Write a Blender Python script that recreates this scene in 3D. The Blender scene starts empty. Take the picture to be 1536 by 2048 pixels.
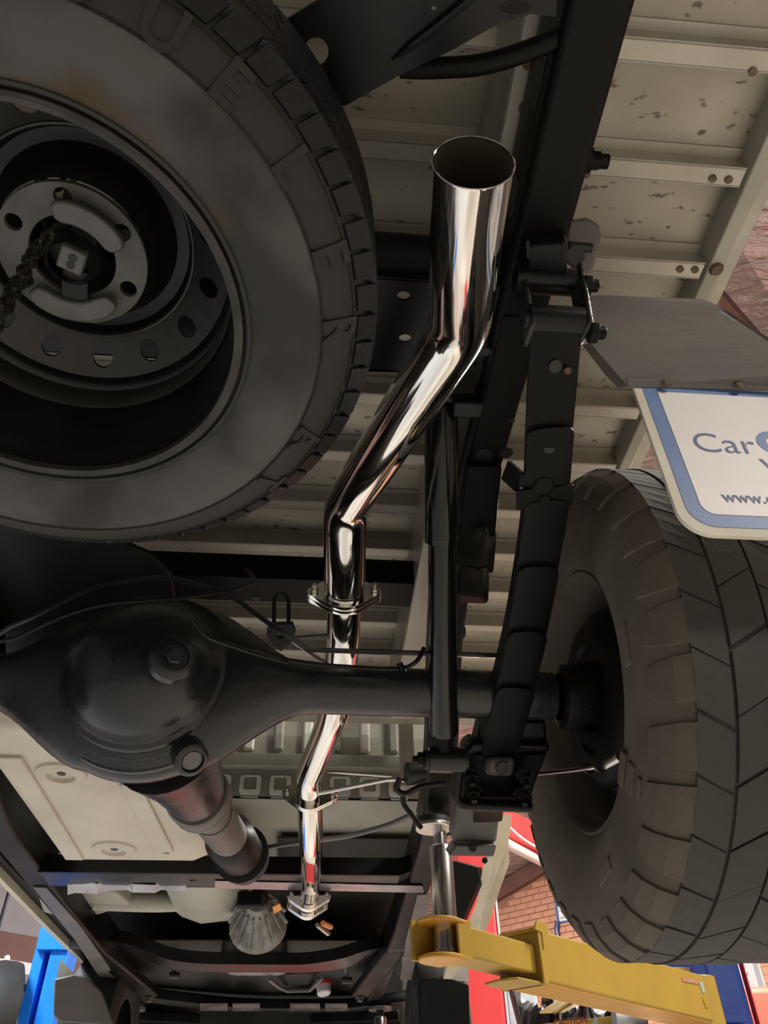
import bpy, bmesh, math, random
from mathutils import Vector, Matrix
random.seed(7)
PI = math.pi
SC = bpy.context.scene
COL = SC.collection

# ------------------------------------------------------------------ camera, world, lights, exposure
CZ = 1.25                                   # height of the lens above the workshop floor; heights "h" below are above the lens
FPX = 1540.0                                # focal length in pixels of the 1536 x 2048 frame
AX = Vector((0.99654736, 0.04323642, 0.07087994))      # vehicle's right, forward and up in camera axes (right, down, ahead)
AY = Vector((-0.0818217, 0.65632071, 0.75003222))
AZ = Vector((-0.01409126, -0.75324215, 0.65759235))
cam_data = bpy.data.cameras.new('camera')
cam = bpy.data.objects.new('camera', cam_data); COL.objects.link(cam)
cam_data.sensor_fit = 'HORIZONTAL'; cam_data.sensor_width = 36.0
cam_data.lens = 36.0 * FPX / 1536.0
cam_data.clip_start = 0.02; cam_data.clip_end = 100
_r = Vector((AX[0], AY[0], AZ[0])); _d = Vector((AX[1], AY[1], AZ[1])); _f = Vector((AX[2], AY[2], AZ[2]))
_m = Matrix((( _r[0], -_d[0], -_f[0], 0), (_r[1], -_d[1], -_f[1], 0), (_r[2], -_d[2], -_f[2], CZ), (0, 0, 0, 1)))
cam.matrix_world = _m
SC.camera = cam
SC.view_settings.view_transform = 'Standard'; SC.view_settings.look = 'None'
SC.view_settings.gamma = 1.0; SC.view_settings.use_curve_mapping = False
SC.view_settings.exposure = -0.15
world = bpy.data.worlds.new('world'); SC.world = world; world.use_nodes = True
world.node_tree.nodes['Background'].inputs[0].default_value = (0.9, 0.95, 1.0, 1)
world.node_tree.nodes['Background'].inputs[1].default_value = 0.03

def lamp(name, loc, target, size, sy, power, color):
    l = bpy.data.lights.new(name, 'AREA'); l.shape = 'RECTANGLE'; l.size = size; l.size_y = sy
    l.energy = power; l.color = color
    o = bpy.data.objects.new(name, l); COL.objects.link(o)
    o.location = Vector(loc); d = Vector(target) - Vector(loc)
    o.rotation_euler = d.to_track_quat('-Z', 'Y').to_euler()
    return o
WARM = (1.0, 0.935, 0.84); COOL = (0.84, 0.92, 1.0)
# high bays of the workshop roof, beside and behind the lifted vehicle, plus two unseen fill lamps
lamp('ceiling_and_fill_lamp', (3.2, 1.2, 4.9), (3.0, 1.0, 0), 1.4, 0.5, 300, WARM)
lamp('ceiling_and_fill_lamp', (3.6, 5.5, 4.9), (3.4, 5.5, 0), 1.4, 0.5, 600, WARM)
lamp('ceiling_and_fill_lamp', (-3.6, 4.0, 4.9), (-3.6, 4.0, 0), 1.4, 0.5, 640, COOL)
lamp('ceiling_and_fill_lamp', (-3.2, -1.5, 4.9), (-3.0, -1.5, 0), 1.4, 0.5, 50, COOL)
lamp('ceiling_and_fill_lamp', (3.4, -3.4, 4.9), (2.6, -2.4, 0), 1.4, 0.5, 290, WARM)  # unseen fill lamp, placed here to brighten the sign board
lamp('ceiling_and_fill_lamp', (1.6, 9.2, 4.9), (1.9, 9.8, 0), 1.4, 0.5, 430, WARM)  # fill lamp added to brighten the brick wall

# ------------------------------------------------------------------ geometry helpers (coordinates: x right, y to the vehicle's front, h above the lens)
def P(px, py, h=None, y=None, x=None, dep=None):
    """the point where the sight line of a photo pixel meets a height, a cross plane, a side plane or a depth"""
    d = Vector((px - 768.0, py - 1024.0, FPX))
    r = Vector((AX.dot(d), AY.dot(d), AZ.dot(d)))
    s = h / r.z if h is not None else y / r.y if y is not None else x / r.x if x is not None else dep / FPX
    return r * s

def V(*a): return Vector(a)

class MB:
    def __init__(self): self.v = []; self.f = []; self.mi = []
    def add(self, vs, fs, mi=0):
        b = len(self.v); self.v += [Vector(v) for v in vs]
        self.f += [tuple(b + i for i in q) for q in fs]; self.mi += [mi] * len(fs); return self
    def box(self, lo, hi, M=None, mi=0):
        x0, y0, z0 = lo; x1, y1, z1 = hi
        vs = [V(x, y, z) for z in (z0, z1) for y in (y0, y1) for x in (x0, x1)]
        if M: vs = [M @ v for v in vs]
        return self.add(vs, [(0, 2, 3, 1), (4, 5, 7, 6), (0, 1, 5, 4), (2, 6, 7, 3), (0, 4, 6, 2), (1, 3, 7, 5)], mi)
    def bar(self, a, b, w, t, up=(0, 0, 1), mi=0):
        """a box from a to b, w wide across, t thick along up"""
        a = Vector(a); b = Vector(b); y = (b - a).normalized(); x = y.cross(Vector(up)).normalized(); z = x.cross(y)
        M = Matrix.Translation(a) @ Matrix((x, y, z)).transposed().to_4x4()
        return self.box((-w / 2, 0, -t / 2), (w / 2, (b - a).length, t / 2), M, mi)
    def tube(self, pts, r, n=16, caps=True, mi=0, closed=False):
        pts = [Vector(p) for p in pts]; k = len(pts); rs = r if isinstance(r, (list, tuple)) else [r] * k
        ring = []; ref = None; b = len(self.v)
        for i, p in enumerate(pts):
            if closed: t = (pts[(i + 1) % k] - pts[i - 1]).normalized()
            else: t = ((pts[i + 1] - p).normalized() if i < k - 1 else V(0, 0, 0)) + ((p - pts[i - 1]).normalized() if i else V(0, 0, 0)); t.normalize()
            if ref is None:
                ref = t.cross(V(0, 0, 1) if abs(t.z) < .9 else V(1, 0, 0)).normalized()
            ref = (ref - t * ref.dot(t)).normalized(); u = t.cross(ref)
            self.v += [p + (ref * math.cos(2 * PI * j / n) + u * math.sin(2 * PI * j / n)) * rs[i] for j in range(n)]
        segs = k if closed else k - 1
        for i in range(segs):
            for j in range(n):
                a0 = b + i * n; a1 = b + ((i + 1) % k) * n
                self.f.append((a0 + j, a0 + (j + 1) % n, a1 + (j + 1) % n, a1 + j)); self.mi.append(mi)
        if caps and not closed:
            self.f.append(tuple(b + j for j in reversed(range(n)))); self.mi.append(mi)
            self.f.append(tuple(b + (k - 1) * n + j for j in range(n))); self.mi.append(mi)
        return self
    def lathe(self, prof, n=48, M=None, mi=0, closed=False):
        """profile of (radius, z) turned about the local z axis"""
        b = len(self.v); k = len(prof)
        for r, z in prof:
            for j in range(n):
                a = 2 * PI * j / n; v = V(r * math.cos(a), r * math.sin(a), z)
                self.v.append(M @ v if M else v)
        for i in range(k if closed else k - 1):
            i2 = (i + 1) % k
            for j in range(n):
                self.f.append((b + i * n + j, b + i * n + (j + 1) % n, b + i2 * n + (j + 1) % n, b + i2 * n + j)); self.mi.append(mi)
        return self
    def prism(self, poly, axis, mi=0):
        """extrude a 3-D polygon along the vector axis"""
        poly = [Vector(p) for p in poly]; n = len(poly); a = Vector(axis)
        return self.add(poly + [p + a for p in poly], [tuple(range(n)), tuple(reversed(range(n, 2 * n)))] +
                        [(i, i + n, (i + 1) % n + n, (i + 1) % n) for i in range(n)], mi)
    def disc(self, c, axis, r, t, n=12, mi=0, r2=None):
        c = Vector(c); a = Vector(axis).normalized()
        return self.tube([c, c + a * t], [r, r if r2 is None else r2], n, True, mi)
    def loft(self, rings, caps=True, mi=0):
        b = len(self.v); n = len(rings[0])
        for rg in rings: self.v += [Vector(p) for p in rg]
        for i in range(len(rings) - 1):
            for j in range(n):
                self.f.append((b + i * n + j, b + i * n + (j + 1) % n, b + (i + 1) * n + (j + 1) % n, b + (i + 1) * n + j)); self.mi.append(mi)
        if caps:
            self.f.append(tuple(b + j for j in reversed(range(n)))); self.mi.append(mi)
            self.f.append(tuple(b + (len(rings) - 1) * n + j for j in range(n))); self.mi.append(mi)
        return self

def fillet(pts, r, n=6):
    """round the corners of a polyline"""
    pts = [Vector(p) for p in pts]; out = [pts[0]]
    for i in range(1, len(pts) - 1):
        p = pts[i]; a = pts[i - 1] - p; c = pts[i + 1] - p
        d = min(r, a.length * .48, c.length * .48); A = p + a.normalized() * d; Cc = p + c.normalized() * d
        for k in range(n + 1):
            t = k / n; out.append(A * (1 - t) ** 2 + p * 2 * t * (1 - t) + Cc * t * t)
    out.append(pts[-1]); return out

BASE = {}
def root_of(o):
    while o.parent: o = o.parent
    return o
def finish(o, mats, bevel=0, smooth=40, seg=2):
    me = o.data
    for m in (mats if isinstance(mats, (list, tuple)) else [mats]): me.materials.append(m)
    if smooth:
        me.polygons.foreach_set('use_smooth', [True] * len(me.polygons)); me.set_sharp_from_angle(angle=math.radians(smooth))
    if bevel:
        b = o.modifiers.new('bevel', 'BEVEL'); b.width = bevel; b.segments = seg; b.limit_method = 'ANGLE'; b.angle_limit = math.radians(35)
        b.harden_normals = False
def mesh_of(name, mb, off=V(0, 0, 0)):
    me = bpy.data.meshes.new(name)
    me.from_pydata([v - off for v in mb.v], [], mb.f)
    if any(mb.mi): me.polygons.foreach_set('material_index', mb.mi)
    bm = bmesh.new(); bm.from_mesh(me); bmesh.ops.recalc_face_normals(bm, faces=bm.faces); bm.to_mesh(me); bm.free()
    me.update(); return me
def obj(name, mb, mat, parent=None, bevel=0, smooth=40, local=False, seg=2):
    """one mesh object; as a part its points are given like the rest (x, y, h) unless local"""
    if parent is None:
        lo = V(*[min(v[i] for v in mb.v) for i in range(3)]); hi = V(*[max(v[i] for v in mb.v) for i in range(3)])
        off = V((lo.x + hi.x) / 2, (lo.y + hi.y) / 2, lo.z)
    else: off = V(0, 0, 0) if local else BASE[root_of(parent).name]
    o = bpy.data.objects.new(name, mesh_of(name, mb, off)); COL.objects.link(o)
    if parent is None: o.location = off + V(0, 0, CZ); BASE[o.name] = off
    else: o.parent = parent
    finish(o, mat, bevel, smooth, seg); return o
def mobj(name, me, mat, parent, M=None):
    """a mesh datablock as a part placed by a local matrix"""
    o = bpy.data.objects.new(name, me); COL.objects.link(o); o.parent = parent
    if M: o.matrix_local = M
    if mat and not me.materials: finish(o, mat, 0, 35)
    return o
def tag(o, label=None, cat=None, group=None, kind=None):
    if label: o['label'] = label
    if cat: o['category'] = cat
    if group: o['group'] = group
    if kind: o['kind'] = kind
    return o
def thing(name, base, label, cat, group=None, M=None):
    o = bpy.data.objects.new(name, None); COL.objects.link(o); o.empty_display_size = .1
    b = Vector(base); BASE[o.name] = b
    if M: o.matrix_world = Matrix.Translation(b + V(0, 0, CZ)) @ M
    else: o.location = b + V(0, 0, CZ)
    return tag(o, label, cat, group)
def frame(o, x, y, z):
    return Matrix.Translation(Vector(o)) @ Matrix((Vector(x), Vector(y), Vector(z))).transposed().to_4x4()
def zframe(o, z, x=None):
    z = Vector(z).normalized(); x = Vector(x) if x else (V(1, 0, 0) if abs(z.x) < .9 else V(0, 1, 0))
    x = (x - z * x.dot(z)).normalized(); return frame(o, x, z.cross(x), z)
def curve_mesh(name, loops, t, bevel=0):
    """a flat plate in local xy with holes, t thick"""
    cu = bpy.data.curves.new(name, 'CURVE'); cu.dimensions = '2D'; cu.fill_mode = 'BOTH'; cu.extrude = t / 2; cu.bevel_depth = bevel
    for lp in loops:
        s = cu.splines.new('POLY'); s.points.add(len(lp) - 1)
        for q, (x, y) in zip(s.points, lp): q.co = (x, y, 0, 1)
        s.use_cyclic_u = True
    o = bpy.data.objects.new(name, cu); me = bpy.data.meshes.new_from_object(o)
    bpy.data.objects.remove(o); bpy.data.curves.remove(cu); me.name = name; me.materials.clear(); return me
def text_mesh(name, s, size, ext, offset=0, space=1.0):
    cu = bpy.data.curves.new(name, 'FONT'); cu.body = s; cu.size = size; cu.extrude = ext; cu.offset = offset; cu.space_character = space; cu.resolution_u = 4
    cu.align_x = 'LEFT'
    o = bpy.data.objects.new(name, cu); me = bpy.data.meshes.new_from_object(o)
    bpy.data.objects.remove(o); bpy.data.curves.remove(cu); me.name = name; me.materials.clear(); return me
def circ(cx, cy, r, n=24, ry=None): return [(cx + r * math.cos(2 * PI * i / n), cy + (ry or r) * math.sin(2 * PI * i / n)) for i in range(n)]
def rrect(x0, y0, x1, y1, r, n=5):
    out = []
    for cx, cy, a in ((x1 - r, y0 + r, -PI / 2), (x1 - r, y1 - r, 0), (x0 + r, y1 - r, PI / 2), (x0 + r, y0 + r, PI)):
        out += [(cx + r * math.cos(a + PI / 2 * i / n), cy + r * math.sin(a + PI / 2 * i / n)) for i in range(n + 1)]
    return out
def plate_px(name, outline, holes, plane, t, mat, parent, bevel=0):
    """a level plate with holes: outline and holes are (x, y) lists at height plane"""
    me = curve_mesh(name, [outline] + holes, t)
    o = bpy.data.objects.new(name, me); COL.objects.link(o); o.parent = parent
    b = BASE[root_of(parent).name]; o.location = V(0, 0, plane + t / 2) - b
    finish(o, mat, bevel, 35); return o
def bolt(parent, p, axis, r, mat, name='bolt', length=None, washer=True):
    m = MB(); a = Vector(axis).normalized(); p = Vector(p)
    if washer: m.disc(p, a, r * 1.35, r * .3, 16)
    m.disc(p + a * r * .3, a, r, r * .8, 6)
    if length: m.disc(p + a * r, a, r * .55, length, 10, r2=r * .48)
    return obj(name, m, mat, parent, smooth=30)

# ------------------------------------------------------------------ materials
def mat(name, col, rough=.5, metal=0, col2=None, scale=6, mixlo=.35, mixhi=.65, rough2=None, bump=0, bscale=60, stretch=None, spec=None, specks=None, coat=0, detail=6, streaks=None):
    m = bpy.data.materials.new(name); m.use_nodes = True; nt = m.node_tree; N = nt.nodes; L = nt.links
    b = N['Principled BSDF']; b.inputs['Base Color'].default_value = (*col, 1); b.inputs['Roughness'].default_value = rough; b.inputs['Metallic'].default_value = metal
    if spec is not None: b.inputs['Specular IOR Level'].default_value = spec
    if coat: b.inputs['Coat Weight'].default_value = coat; b.inputs['Coat Roughness'].default_value = .08
    tc = N.new('ShaderNodeTexCoord'); mp = N.new('ShaderNodeMapping'); L.new(tc.outputs['Object'], mp.inputs[0])
    if stretch: mp.inputs['Scale'].default_value = stretch
    cur = None
    if col2:
        nz = N.new('ShaderNodeTexNoise'); nz.inputs['Scale'].default_value = scale; nz.inputs['Detail'].default_value = detail; L.new(mp.outputs[0], nz.inputs['Vector'])
        rp = N.new('ShaderNodeMapRange'); rp.inputs[1].default_value = mixlo; rp.inputs[2].default_value = mixhi; L.new(nz.outputs[0], rp.inputs[0])
        mx = N.new('ShaderNodeMix'); mx.data_type = 'RGBA'; L.new(rp.outputs[0], mx.inputs[0])
        mx.inputs[6].default_value = (*col, 1); mx.inputs[7].default_value = (*col2, 1); cur = mx.outputs[2]
        if rough2 is not None:
            r2 = N.new('ShaderNodeMapRange'); r2.inputs[3].default_value = rough; r2.inputs[4].default_value = rough2; L.new(rp.outputs[0], r2.inputs[0]); L.new(r2.outputs[0], b.inputs['Roughness'])
    if specks:
        sc, thr, scol, strz = specks
        mp2 = N.new('ShaderNodeMapping'); mp2.inputs['Scale'].default_value = strz; mp2.inputs['Rotation'].default_value = (0, 0, .35); L.new(tc.outputs['Object'], mp2.inputs[0])
        n2 = N.new('ShaderNodeTexNoise'); n2.inputs['Scale'].default_value = sc; n2.inputs['Detail'].default_value = 2; L.new(mp2.outputs[0], n2.inputs['Vector'])
        rp2 = N.new('ShaderNodeMapRange'); rp2.inputs[1].default_value = thr; rp2.inputs[2].default_value = thr + .06; L.new(n2.outputs[0], rp2.inputs[0])
        mx2 = N.new('ShaderNodeMix'); mx2.data_type = 'RGBA'; L.new(rp2.outputs[0], mx2.inputs[0])
        if cur: L.new(cur, mx2.inputs[6])
        else: mx2.inputs[6].default_value = (*col, 1)
        mx2.inputs[7].default_value = (*scol, 1); cur = mx2.outputs[2]
    if cur: L.new(cur, b.inputs['Base Color'])
    if bump:
        nb = N.new('ShaderNodeTexNoise'); nb.inputs['Scale'].default_value = bscale; nb.inputs['Detail'].default_value = 4; L.new(mp.outputs[0], nb.inputs['Vector'])
        bp = N.new('ShaderNodeBump'); bp.inputs['Strength'].default_value = bump; bp.inputs['Distance'].default_value = .01; L.new(nb.outputs[0], bp.inputs['Height']); L.new(bp.outputs[0], b.inputs['Normal'])
    return m
M_STEEL = mat('polished_stainless', (.80, .77, .72), .07, 1, bump=.02, bscale=9, stretch=(3, .6, 1))
M_STEELIN = mat('pipe_inside', (.42, .38, .30), .33, .95)
M_BRIGHT = mat('zinc_hardware', (.62, .6, .56), .3, 1)
M_BLACK = mat('gloss_black_paint', (.004, .004, .0045), .26, 0, (.007, .0065, .006), 9, rough2=.36, spec=.28, bump=.03, bscale=40)
M_BLACKM = mat('satin_black_frame', (.0045, .0044, .0040), .36, 0, (.0085, .008, .007), 7, rough2=.5, spec=.12, bump=.05, bscale=30)
M_DUSTY = mat('dusty_black_frame', (.009, .0085, .007), .5, 0, (.045, .037, .021), 9, .55, .8, rough2=.75, spec=.15, bump=.1, bscale=40)
M_AXLE = mat('axle_black_paint', (.012, .012, .0125), .24, 0, (.018, .0177, .017), 14, rough2=.36, spec=.55, bump=.06, bscale=90)
M_GALV = mat('galvanised_steel', (.40, .372, .312), .40, .55, (.30, .272, .212), 5, .3, .7, rough2=.55, specks=(34, .635, (.13, .11, .085), (1, 1.8, 1)), bump=.03, bscale=20)
M_GALVRIB = mat('galvanised_rib', (.46, .435, .375), .36, .6, (.37, .345, .29), 6, .3, .7, rough2=.5, specks=(14, .71, (.2, .17, .13), (1, 2, 1)), bump=.02, bscale=30)
M_GALVRAIL = mat('weathered_zinc_rail', (.46, .45, .38), .5, .45, (.34, .33, .27), 10, .3, .7, rough2=.62, bump=.05, bscale=40)
M_RUST = mat('rusty_bolt', (.09, .055, .035), .8, .2, (.2, .14, .09), 60)
M_RUBBER = mat('tyre_rubber', (.014, .0135, .0125), .62, 0, (.022, .021, .019), 8, rough2=.75, bump=.05, bscale=120)
M_SIDEWALL = mat('spare_sidewall_rubber', (.075, .073, .069), .6, 0, (.034, .033, .030), 6, .42, .58, rough2=.7, spec=.25, specks=(3.4, .55, (.068, .045, .018), (1, 1, 1)), bump=.05, bscale=140)
M_SIDEBAND = mat('spare_sidewall_dark_band', (.020, .0192, .017), .55, 0, (.027, .025, .021), 6, rough2=.65, spec=.3, bump=.05, bscale=140)
M_TREAD = mat('spare_tread_rubber', (.007, .007, .008), .45, 0, (.012, .012, .0125), 20, rough2=.6, spec=.35, bump=.05, bscale=150)
M_MUDTYRE = mat('worn_dusty_tyre_rubber', (.036, .0355, .032), .72, 0, (.052, .049, .042), 9, .35, .65, rough2=.85, bump=.10, bscale=130)
M_MUDWALL = mat('dusty_brown_sidewall', (.125, .102, .076), .85, 0, (.080, .066, .050), 8, .35, .65, bump=.12, bscale=110)
M_GLOSS = mat('wet_gloss_black', (.004, .004, .0045), .14, 0, (.007, .0065, .006), 9, rough2=.22, spec=.5)
M_RIM = mat('black_steel_rim', (.006, .0058, .0053), .30, .0, (.012, .011, .0095), 10, rough2=.42, spec=.4, bump=.03, bscale=60)
M_RIMD = mat('rim_disc_black', (.022, .021, .019), .30, .2, (.035, .032, .027), 9, rough2=.45)
M_RIMLIP = mat('grey_rim_edge', (.06, .056, .048), .36, .4, (.03, .029, .026), 14, rough2=.5)
M_HUB = mat('dull_grey_hub_face', (.125, .122, .115), .5, .2, (.085, .082, .077), 12, rough2=.62, bump=.05, bscale=80)
M_GUARD = mat('grey_mudguard_paint', (.135, .125, .112), .48, .1, (.165, .148, .130), 5, rough2=.6, bump=.05, bscale=35, stretch=(1, 4, 4))
M_BOARD = mat('white_sign_board', (.84, .81, .785), .42, 0, (.79, .76, .73), 7)
M_BOARDEDGE = mat('cream_board_edge', (.70, .66, .54), .5, 0, (.60, .55, .43), 9)
M_SIGNBLUE = mat('sign_blue', (.070, .150, .370), .42, 0, (.085, .175, .41), 12)
M_SIGNNAVY = mat('sign_navy_lettering', (.055, .075, .25), .45)
M_TAN = mat('dusty_tan_tank', (.58, .53, .44), .55, .1, (.48, .43, .35), 4, .35, .65, rough2=.65, bump=.05, bscale=20)
M_CABGREY = mat('cab_floor_grey_green', (.34, .335, .28), .45, .1, (.28, .275, .23), 4, rough2=.55, bump=.03, bscale=15)
M_CABWHITE = mat('body_white', (.74, .73, .68), .35, 0, (.68, .66, .6), 6)
M_SILL = mat('cream_sill', (.62, .58, .44), .42, .05, (.52, .47, .34), 6)
M_ALLOY = mat('cast_alloy', (.30, .29, .27), .5, .6, (.18, .17, .155), 22, rough2=.65, bump=.3, bscale=80)
M_SHAFT = mat('greyed_shaft_steel', (.10, .092, .086), .45, .15, (.15, .135, .122), 8, rough2=.55, bump=.08, bscale=60)
M_YELLOW = mat('yellow_lift_paint', (.42, .275, .045), .38, 0, (.38, .245, .04), 8, rough2=.5, bump=.04, bscale=30)
M_YELLOWD = mat('worn_yellow_underside', (.60, .30, .035), .36, 0, (.50, .25, .035), 6, rough2=.55, specks=(7, .66, (.38, .25, .1), (1, 3, 1)), bump=.05, bscale=40)
M_BLUE = mat('blue_lift_paint', (.018, .045, .22), .36, 0, (.015, .038, .18), 5)
M_BLUEB = mat('bright_blue_lift_paint', (.008, .21, .86), .32, 0, (.008, .18, .80), 5)
M_RED = mat('red_lift_paint', (.72, .045, .045), .36, 0, (.66, .04, .04), 5)
M_CABRED = mat('dark_red_cabinet', (.45, .03, .03), .4)
M_CHROME = mat('bright_machined_steel', (.70, .68, .65), .24, 1, (.62, .60, .57), 20, stretch=(1, 1, .05))
M_SHEEN = mat('underside_floor_reflection', (.42, .40, .42), .20, .9, (.24, .22, .23), 9, rough2=.34)  # pale metal colour standing in for floor reflections on black undersides
M_UNDER = mat('dark_underbody', (.020, .019, .0165), .6, 0, (.032, .03, .026), 5, spec=.2, bump=.1, bscale=40)
M_DARK = mat('dark_rubber', (.012, .012, .012), .5)
M_GREASE = mat('greasy_black', (.011, .0105, .010), .18, 0, (.03, .026, .02), 30, rough2=.5, bump=.3, bscale=120)
M_BRICK = mat('red_brick', (.50, .245, .165), .85, 0, (.56, .30, .20), 3, bump=.2, bscale=40)
M_MORTAR = mat('mortar', (.36, .175, .115), .9, 0, (.32, .155, .10), 5)
M_CLAD = mat('grey_wall_cladding', (.27, .26, .27), .7, 0, (.22, .21, .22), 2)
M_FASCIA = mat('brown_timber_fascia', (.13, .06, .05), .7, 0, (.17, .08, .065), 3)
M_PVC = mat('grey_pipe', (.55, .52, .50), .5)
M_PLASTIC = mat('black_plastic_film', (.03, .03, .032), .38, 0, (.05, .05, .053), 8, bump=.15, bscale=14)
M_CAB2 = mat('grey_blue_panel', (.32, .36, .40), .4, .1, (.38, .42, .46), 4)
M_TIMBER = mat('timber_boards', (.60, .42, .20), .6, 0, (.50, .33, .15), 3, stretch=(1, 1, 12))
M_CAR = mat('orange_red_car_paint', (.80, .13, .09), .25, 0, (.74, .11, .08), 3, coat=.6)
M_LIGHTGREY = mat('pale_grey_paint', (.62, .60, .62), .5, 0, (.55, .53, .55), 4)
M_LABEL = mat('orange_label', (.75, .28, .06), .5)
M_LABELINK = mat('label_brown_ink', (.20, .06, .03), .6)
M_LABELRED = mat('faded_red_label', (.42, .19, .14), .6, 0, (.5, .27, .18), 30)
M_DECAL = mat('green_grey_decal', (.34, .42, .36), .5)
M_CONC = mat('workshop_floor_concrete', (.48, .455, .415), .5, 0, (.40, .38, .345), 1.2, .3, .7, rough2=.65, bump=.03, bscale=10)
def emission(name, col, s):
    m = bpy.data.materials.new(name); m.use_nodes = True; nt = m.node_tree; nt.nodes.clear()
    e = nt.nodes.new('ShaderNodeEmission'); e.inputs[0].default_value = (*col, 1); e.inputs[1].default_value = s
    o = nt.nodes.new('ShaderNodeOutputMaterial'); nt.links.new(e.outputs[0], o.inputs[0]); return m
M_LAMP = emission('lamp_diffuser', (1, .95, .85), 6)
def foil():
    m = mat('silver_roof_foil', (.66, .63, .64), .30, .85, (.52, .49, .49), 2.5, rough2=.42)
    nt = m.node_tree; N = nt.nodes; L = nt.links; tc = N.new('ShaderNodeTexCoord')
    mp = N.new('ShaderNodeMapping'); mp.inputs['Rotation'].default_value = (0, 0, .5); mp.inputs['Scale'].default_value = (1.2, 6, 2); L.new(tc.outputs['Object'], mp.inputs[0])
    nz = N.new('ShaderNodeTexNoise'); nz.inputs['Scale'].default_value = 1.6; nz.inputs['Detail'].default_value = 6; nz.inputs['Roughness'].default_value = .55; nz.inputs['Distortion'].default_value = .6
    L.new(mp.outputs[0], nz.inputs['Vector'])
    bp = N.new('ShaderNodeBump'); bp.inputs['Strength'].default_value = .9; bp.inputs['Distance'].default_value = .10
    L.new(nz.outputs[0], bp.inputs['Height']); L.new(bp.outputs[0], N['Principled BSDF'].inputs['Normal']); return m
M_FOIL = foil()
def brick_far():
    m = mat('far_brickwork', (.37, .165, .105), .85); nt = m.node_tree; N = nt.nodes; L = nt.links
    tc = N.new('ShaderNodeTexCoord'); b = N.new('ShaderNodeTexBrick'); mp = N.new('ShaderNodeMapping')
    L.new(tc.outputs['UV'], mp.inputs[0]); L.new(mp.outputs[0], b.inputs['Vector'])
    b.inputs['Color1'].default_value = (.50, .245, .165, 1); b.inputs['Color2'].default_value = (.56, .30, .20, 1); b.inputs['Mortar'].default_value = (.36, .175, .115, 1)
    b.inputs['Scale'].default_value = 1; b.inputs['Brick Width'].default_value = .24; b.inputs['Row Height'].default_value = .086; b.inputs['Mortar Size'].default_value = .006
    L.new(b.outputs[0], N['Principled BSDF'].inputs['Base Color']); return m
M_BRICKFAR = brick_far()

# ------------------------------------------------------------------ the workshop: a shed standing askew to the vehicle
U = V(.685, -.7285, 0); W = V(.7285, .685, 0)                       # along and towards the brick wall
def R(u, w, h): return U * u + W * w + V(0, 0, h)
U0, U1, W0, W1 = -9.0, 8.0, -7.0, 11.2
def roof_h(u): return 3.50 + .25 * (u + 8.0) if u < 0 else 5.5 - .25 * u
obj('floor', MB().prism([R(U0, W0, -CZ - .1), R(U1, W0, -CZ - .1), R(U1, W1, -CZ - .1), R(U0, W1, -CZ - .1)], (0, 0, .1)), M_CONC, smooth=0)['kind'] = 'structure'
c = MB()
c.prism([R(U0, W0, roof_h(U0)), R(0, W0, roof_h(0)), R(0, W1, roof_h(0)), R(U0, W1, roof_h(U0))], (0, 0, .06))
c.prism([R(0, W0, roof_h(0)), R(U1, W0, roof_h(U1)), R(U1, W1, roof_h(U1)), R(0, W1, roof_h(0))], (0, 0, .06))
obj('ceiling', c, M_FOIL, smooth=0)['kind'] = 'structure'
# brick wall (front right): the mortar bed, single bricks where the photograph tells them apart, printed courses beyond
BU0, BU1, BH0, BH1 = -7.98, -5.45, 2.15, 3.72
def gable(u0, u1): return [R(u0, W1, -CZ), R(u1, W1, -CZ), R(u1, W1, roof_h(u1)), R(0, W1, roof_h(0)), R(u0, W1, roof_h(u0))]
wf = obj('wall_front', MB().prism(gable(U0, U1), W * .2), M_BRICKFAR, smooth=0); wf['kind'] = 'structure'
uv = wf.data.uv_layers.new(name='UVMap')
for lp in wf.data.loops:
    co = wf.data.vertices[lp.vertex_index].co + BASE['wall_front']; uv.data[lp.index].uv = (co.dot(U) + 20, co.z + 10)
bed = MB().box((BU0, -.012, BH0), (BU1, -.001, BH1), frame(W * W1, U, W, V(0, 0, 1)))
obj('mortar_bed', bed, M_MORTAR, wf, smooth=0)
bm_ = MB().box((-.115, -.012, -.038), (.115, .012, .038)); bme = mesh_of('brick', bm_); bme.materials.append(M_BRICK)
row = 0; hh = BH0 + .043
while hh < BH1 - .03:
    u = BU0 + .12 + (.12 if row % 2 else 0)
    while u < BU1 - .1:
        if hh + .04 < roof_h(u - .1) - .25:
            p = R(u, W1 - .018 - random.random() * .006, hh) - BASE['wall_front']
            mobj('brick', bme, None, wf, frame(p, U, W, V(0, 0, 1)))
        u += .24
    hh += .086; row += 1
obj('trim_1', MB().prism([R(-9, W1 - .12, roof_h(-9) - .24), R(-.0, W1 - .12, roof_h(0) - .24), R(0, W1 - .12, roof_h(0) - .01), R(-9, W1 - .12, roof_h(-9) - .01)], W * .1), M_FASCIA, smooth=0)['kind'] = 'structure'
wl = MB().box((W0, U0 - .2, -CZ), (W1, U0, 2.06), frame((0, 0, 0), W, U, V(0, 0, 1)))
wlo = obj('wall_left', wl, M_FASCIA, smooth=0); wlo['kind'] = 'structure'
cl = MB()
k = W0
while k < W1 - .1:
    cl.box((k, U0 - .2, 2.07), (min(k + .97, W1), U0 - .03 - .02 * (int(k) % 2), roof_h(U0) + .05), frame((0, 0, 0), W, U, V(0, 0, 1))); k += 1.0
obj('wall_cladding', cl, M_CLAD, wlo, smooth=0)
obj('wall_right', MB().box((W0, U1, -CZ), (W1, U1 + .2, roof_h(U1) + .05), frame((0, 0, 0), W, U, V(0, 0, 1))), M_CLAD, smooth=0)['kind'] = 'structure'
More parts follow.
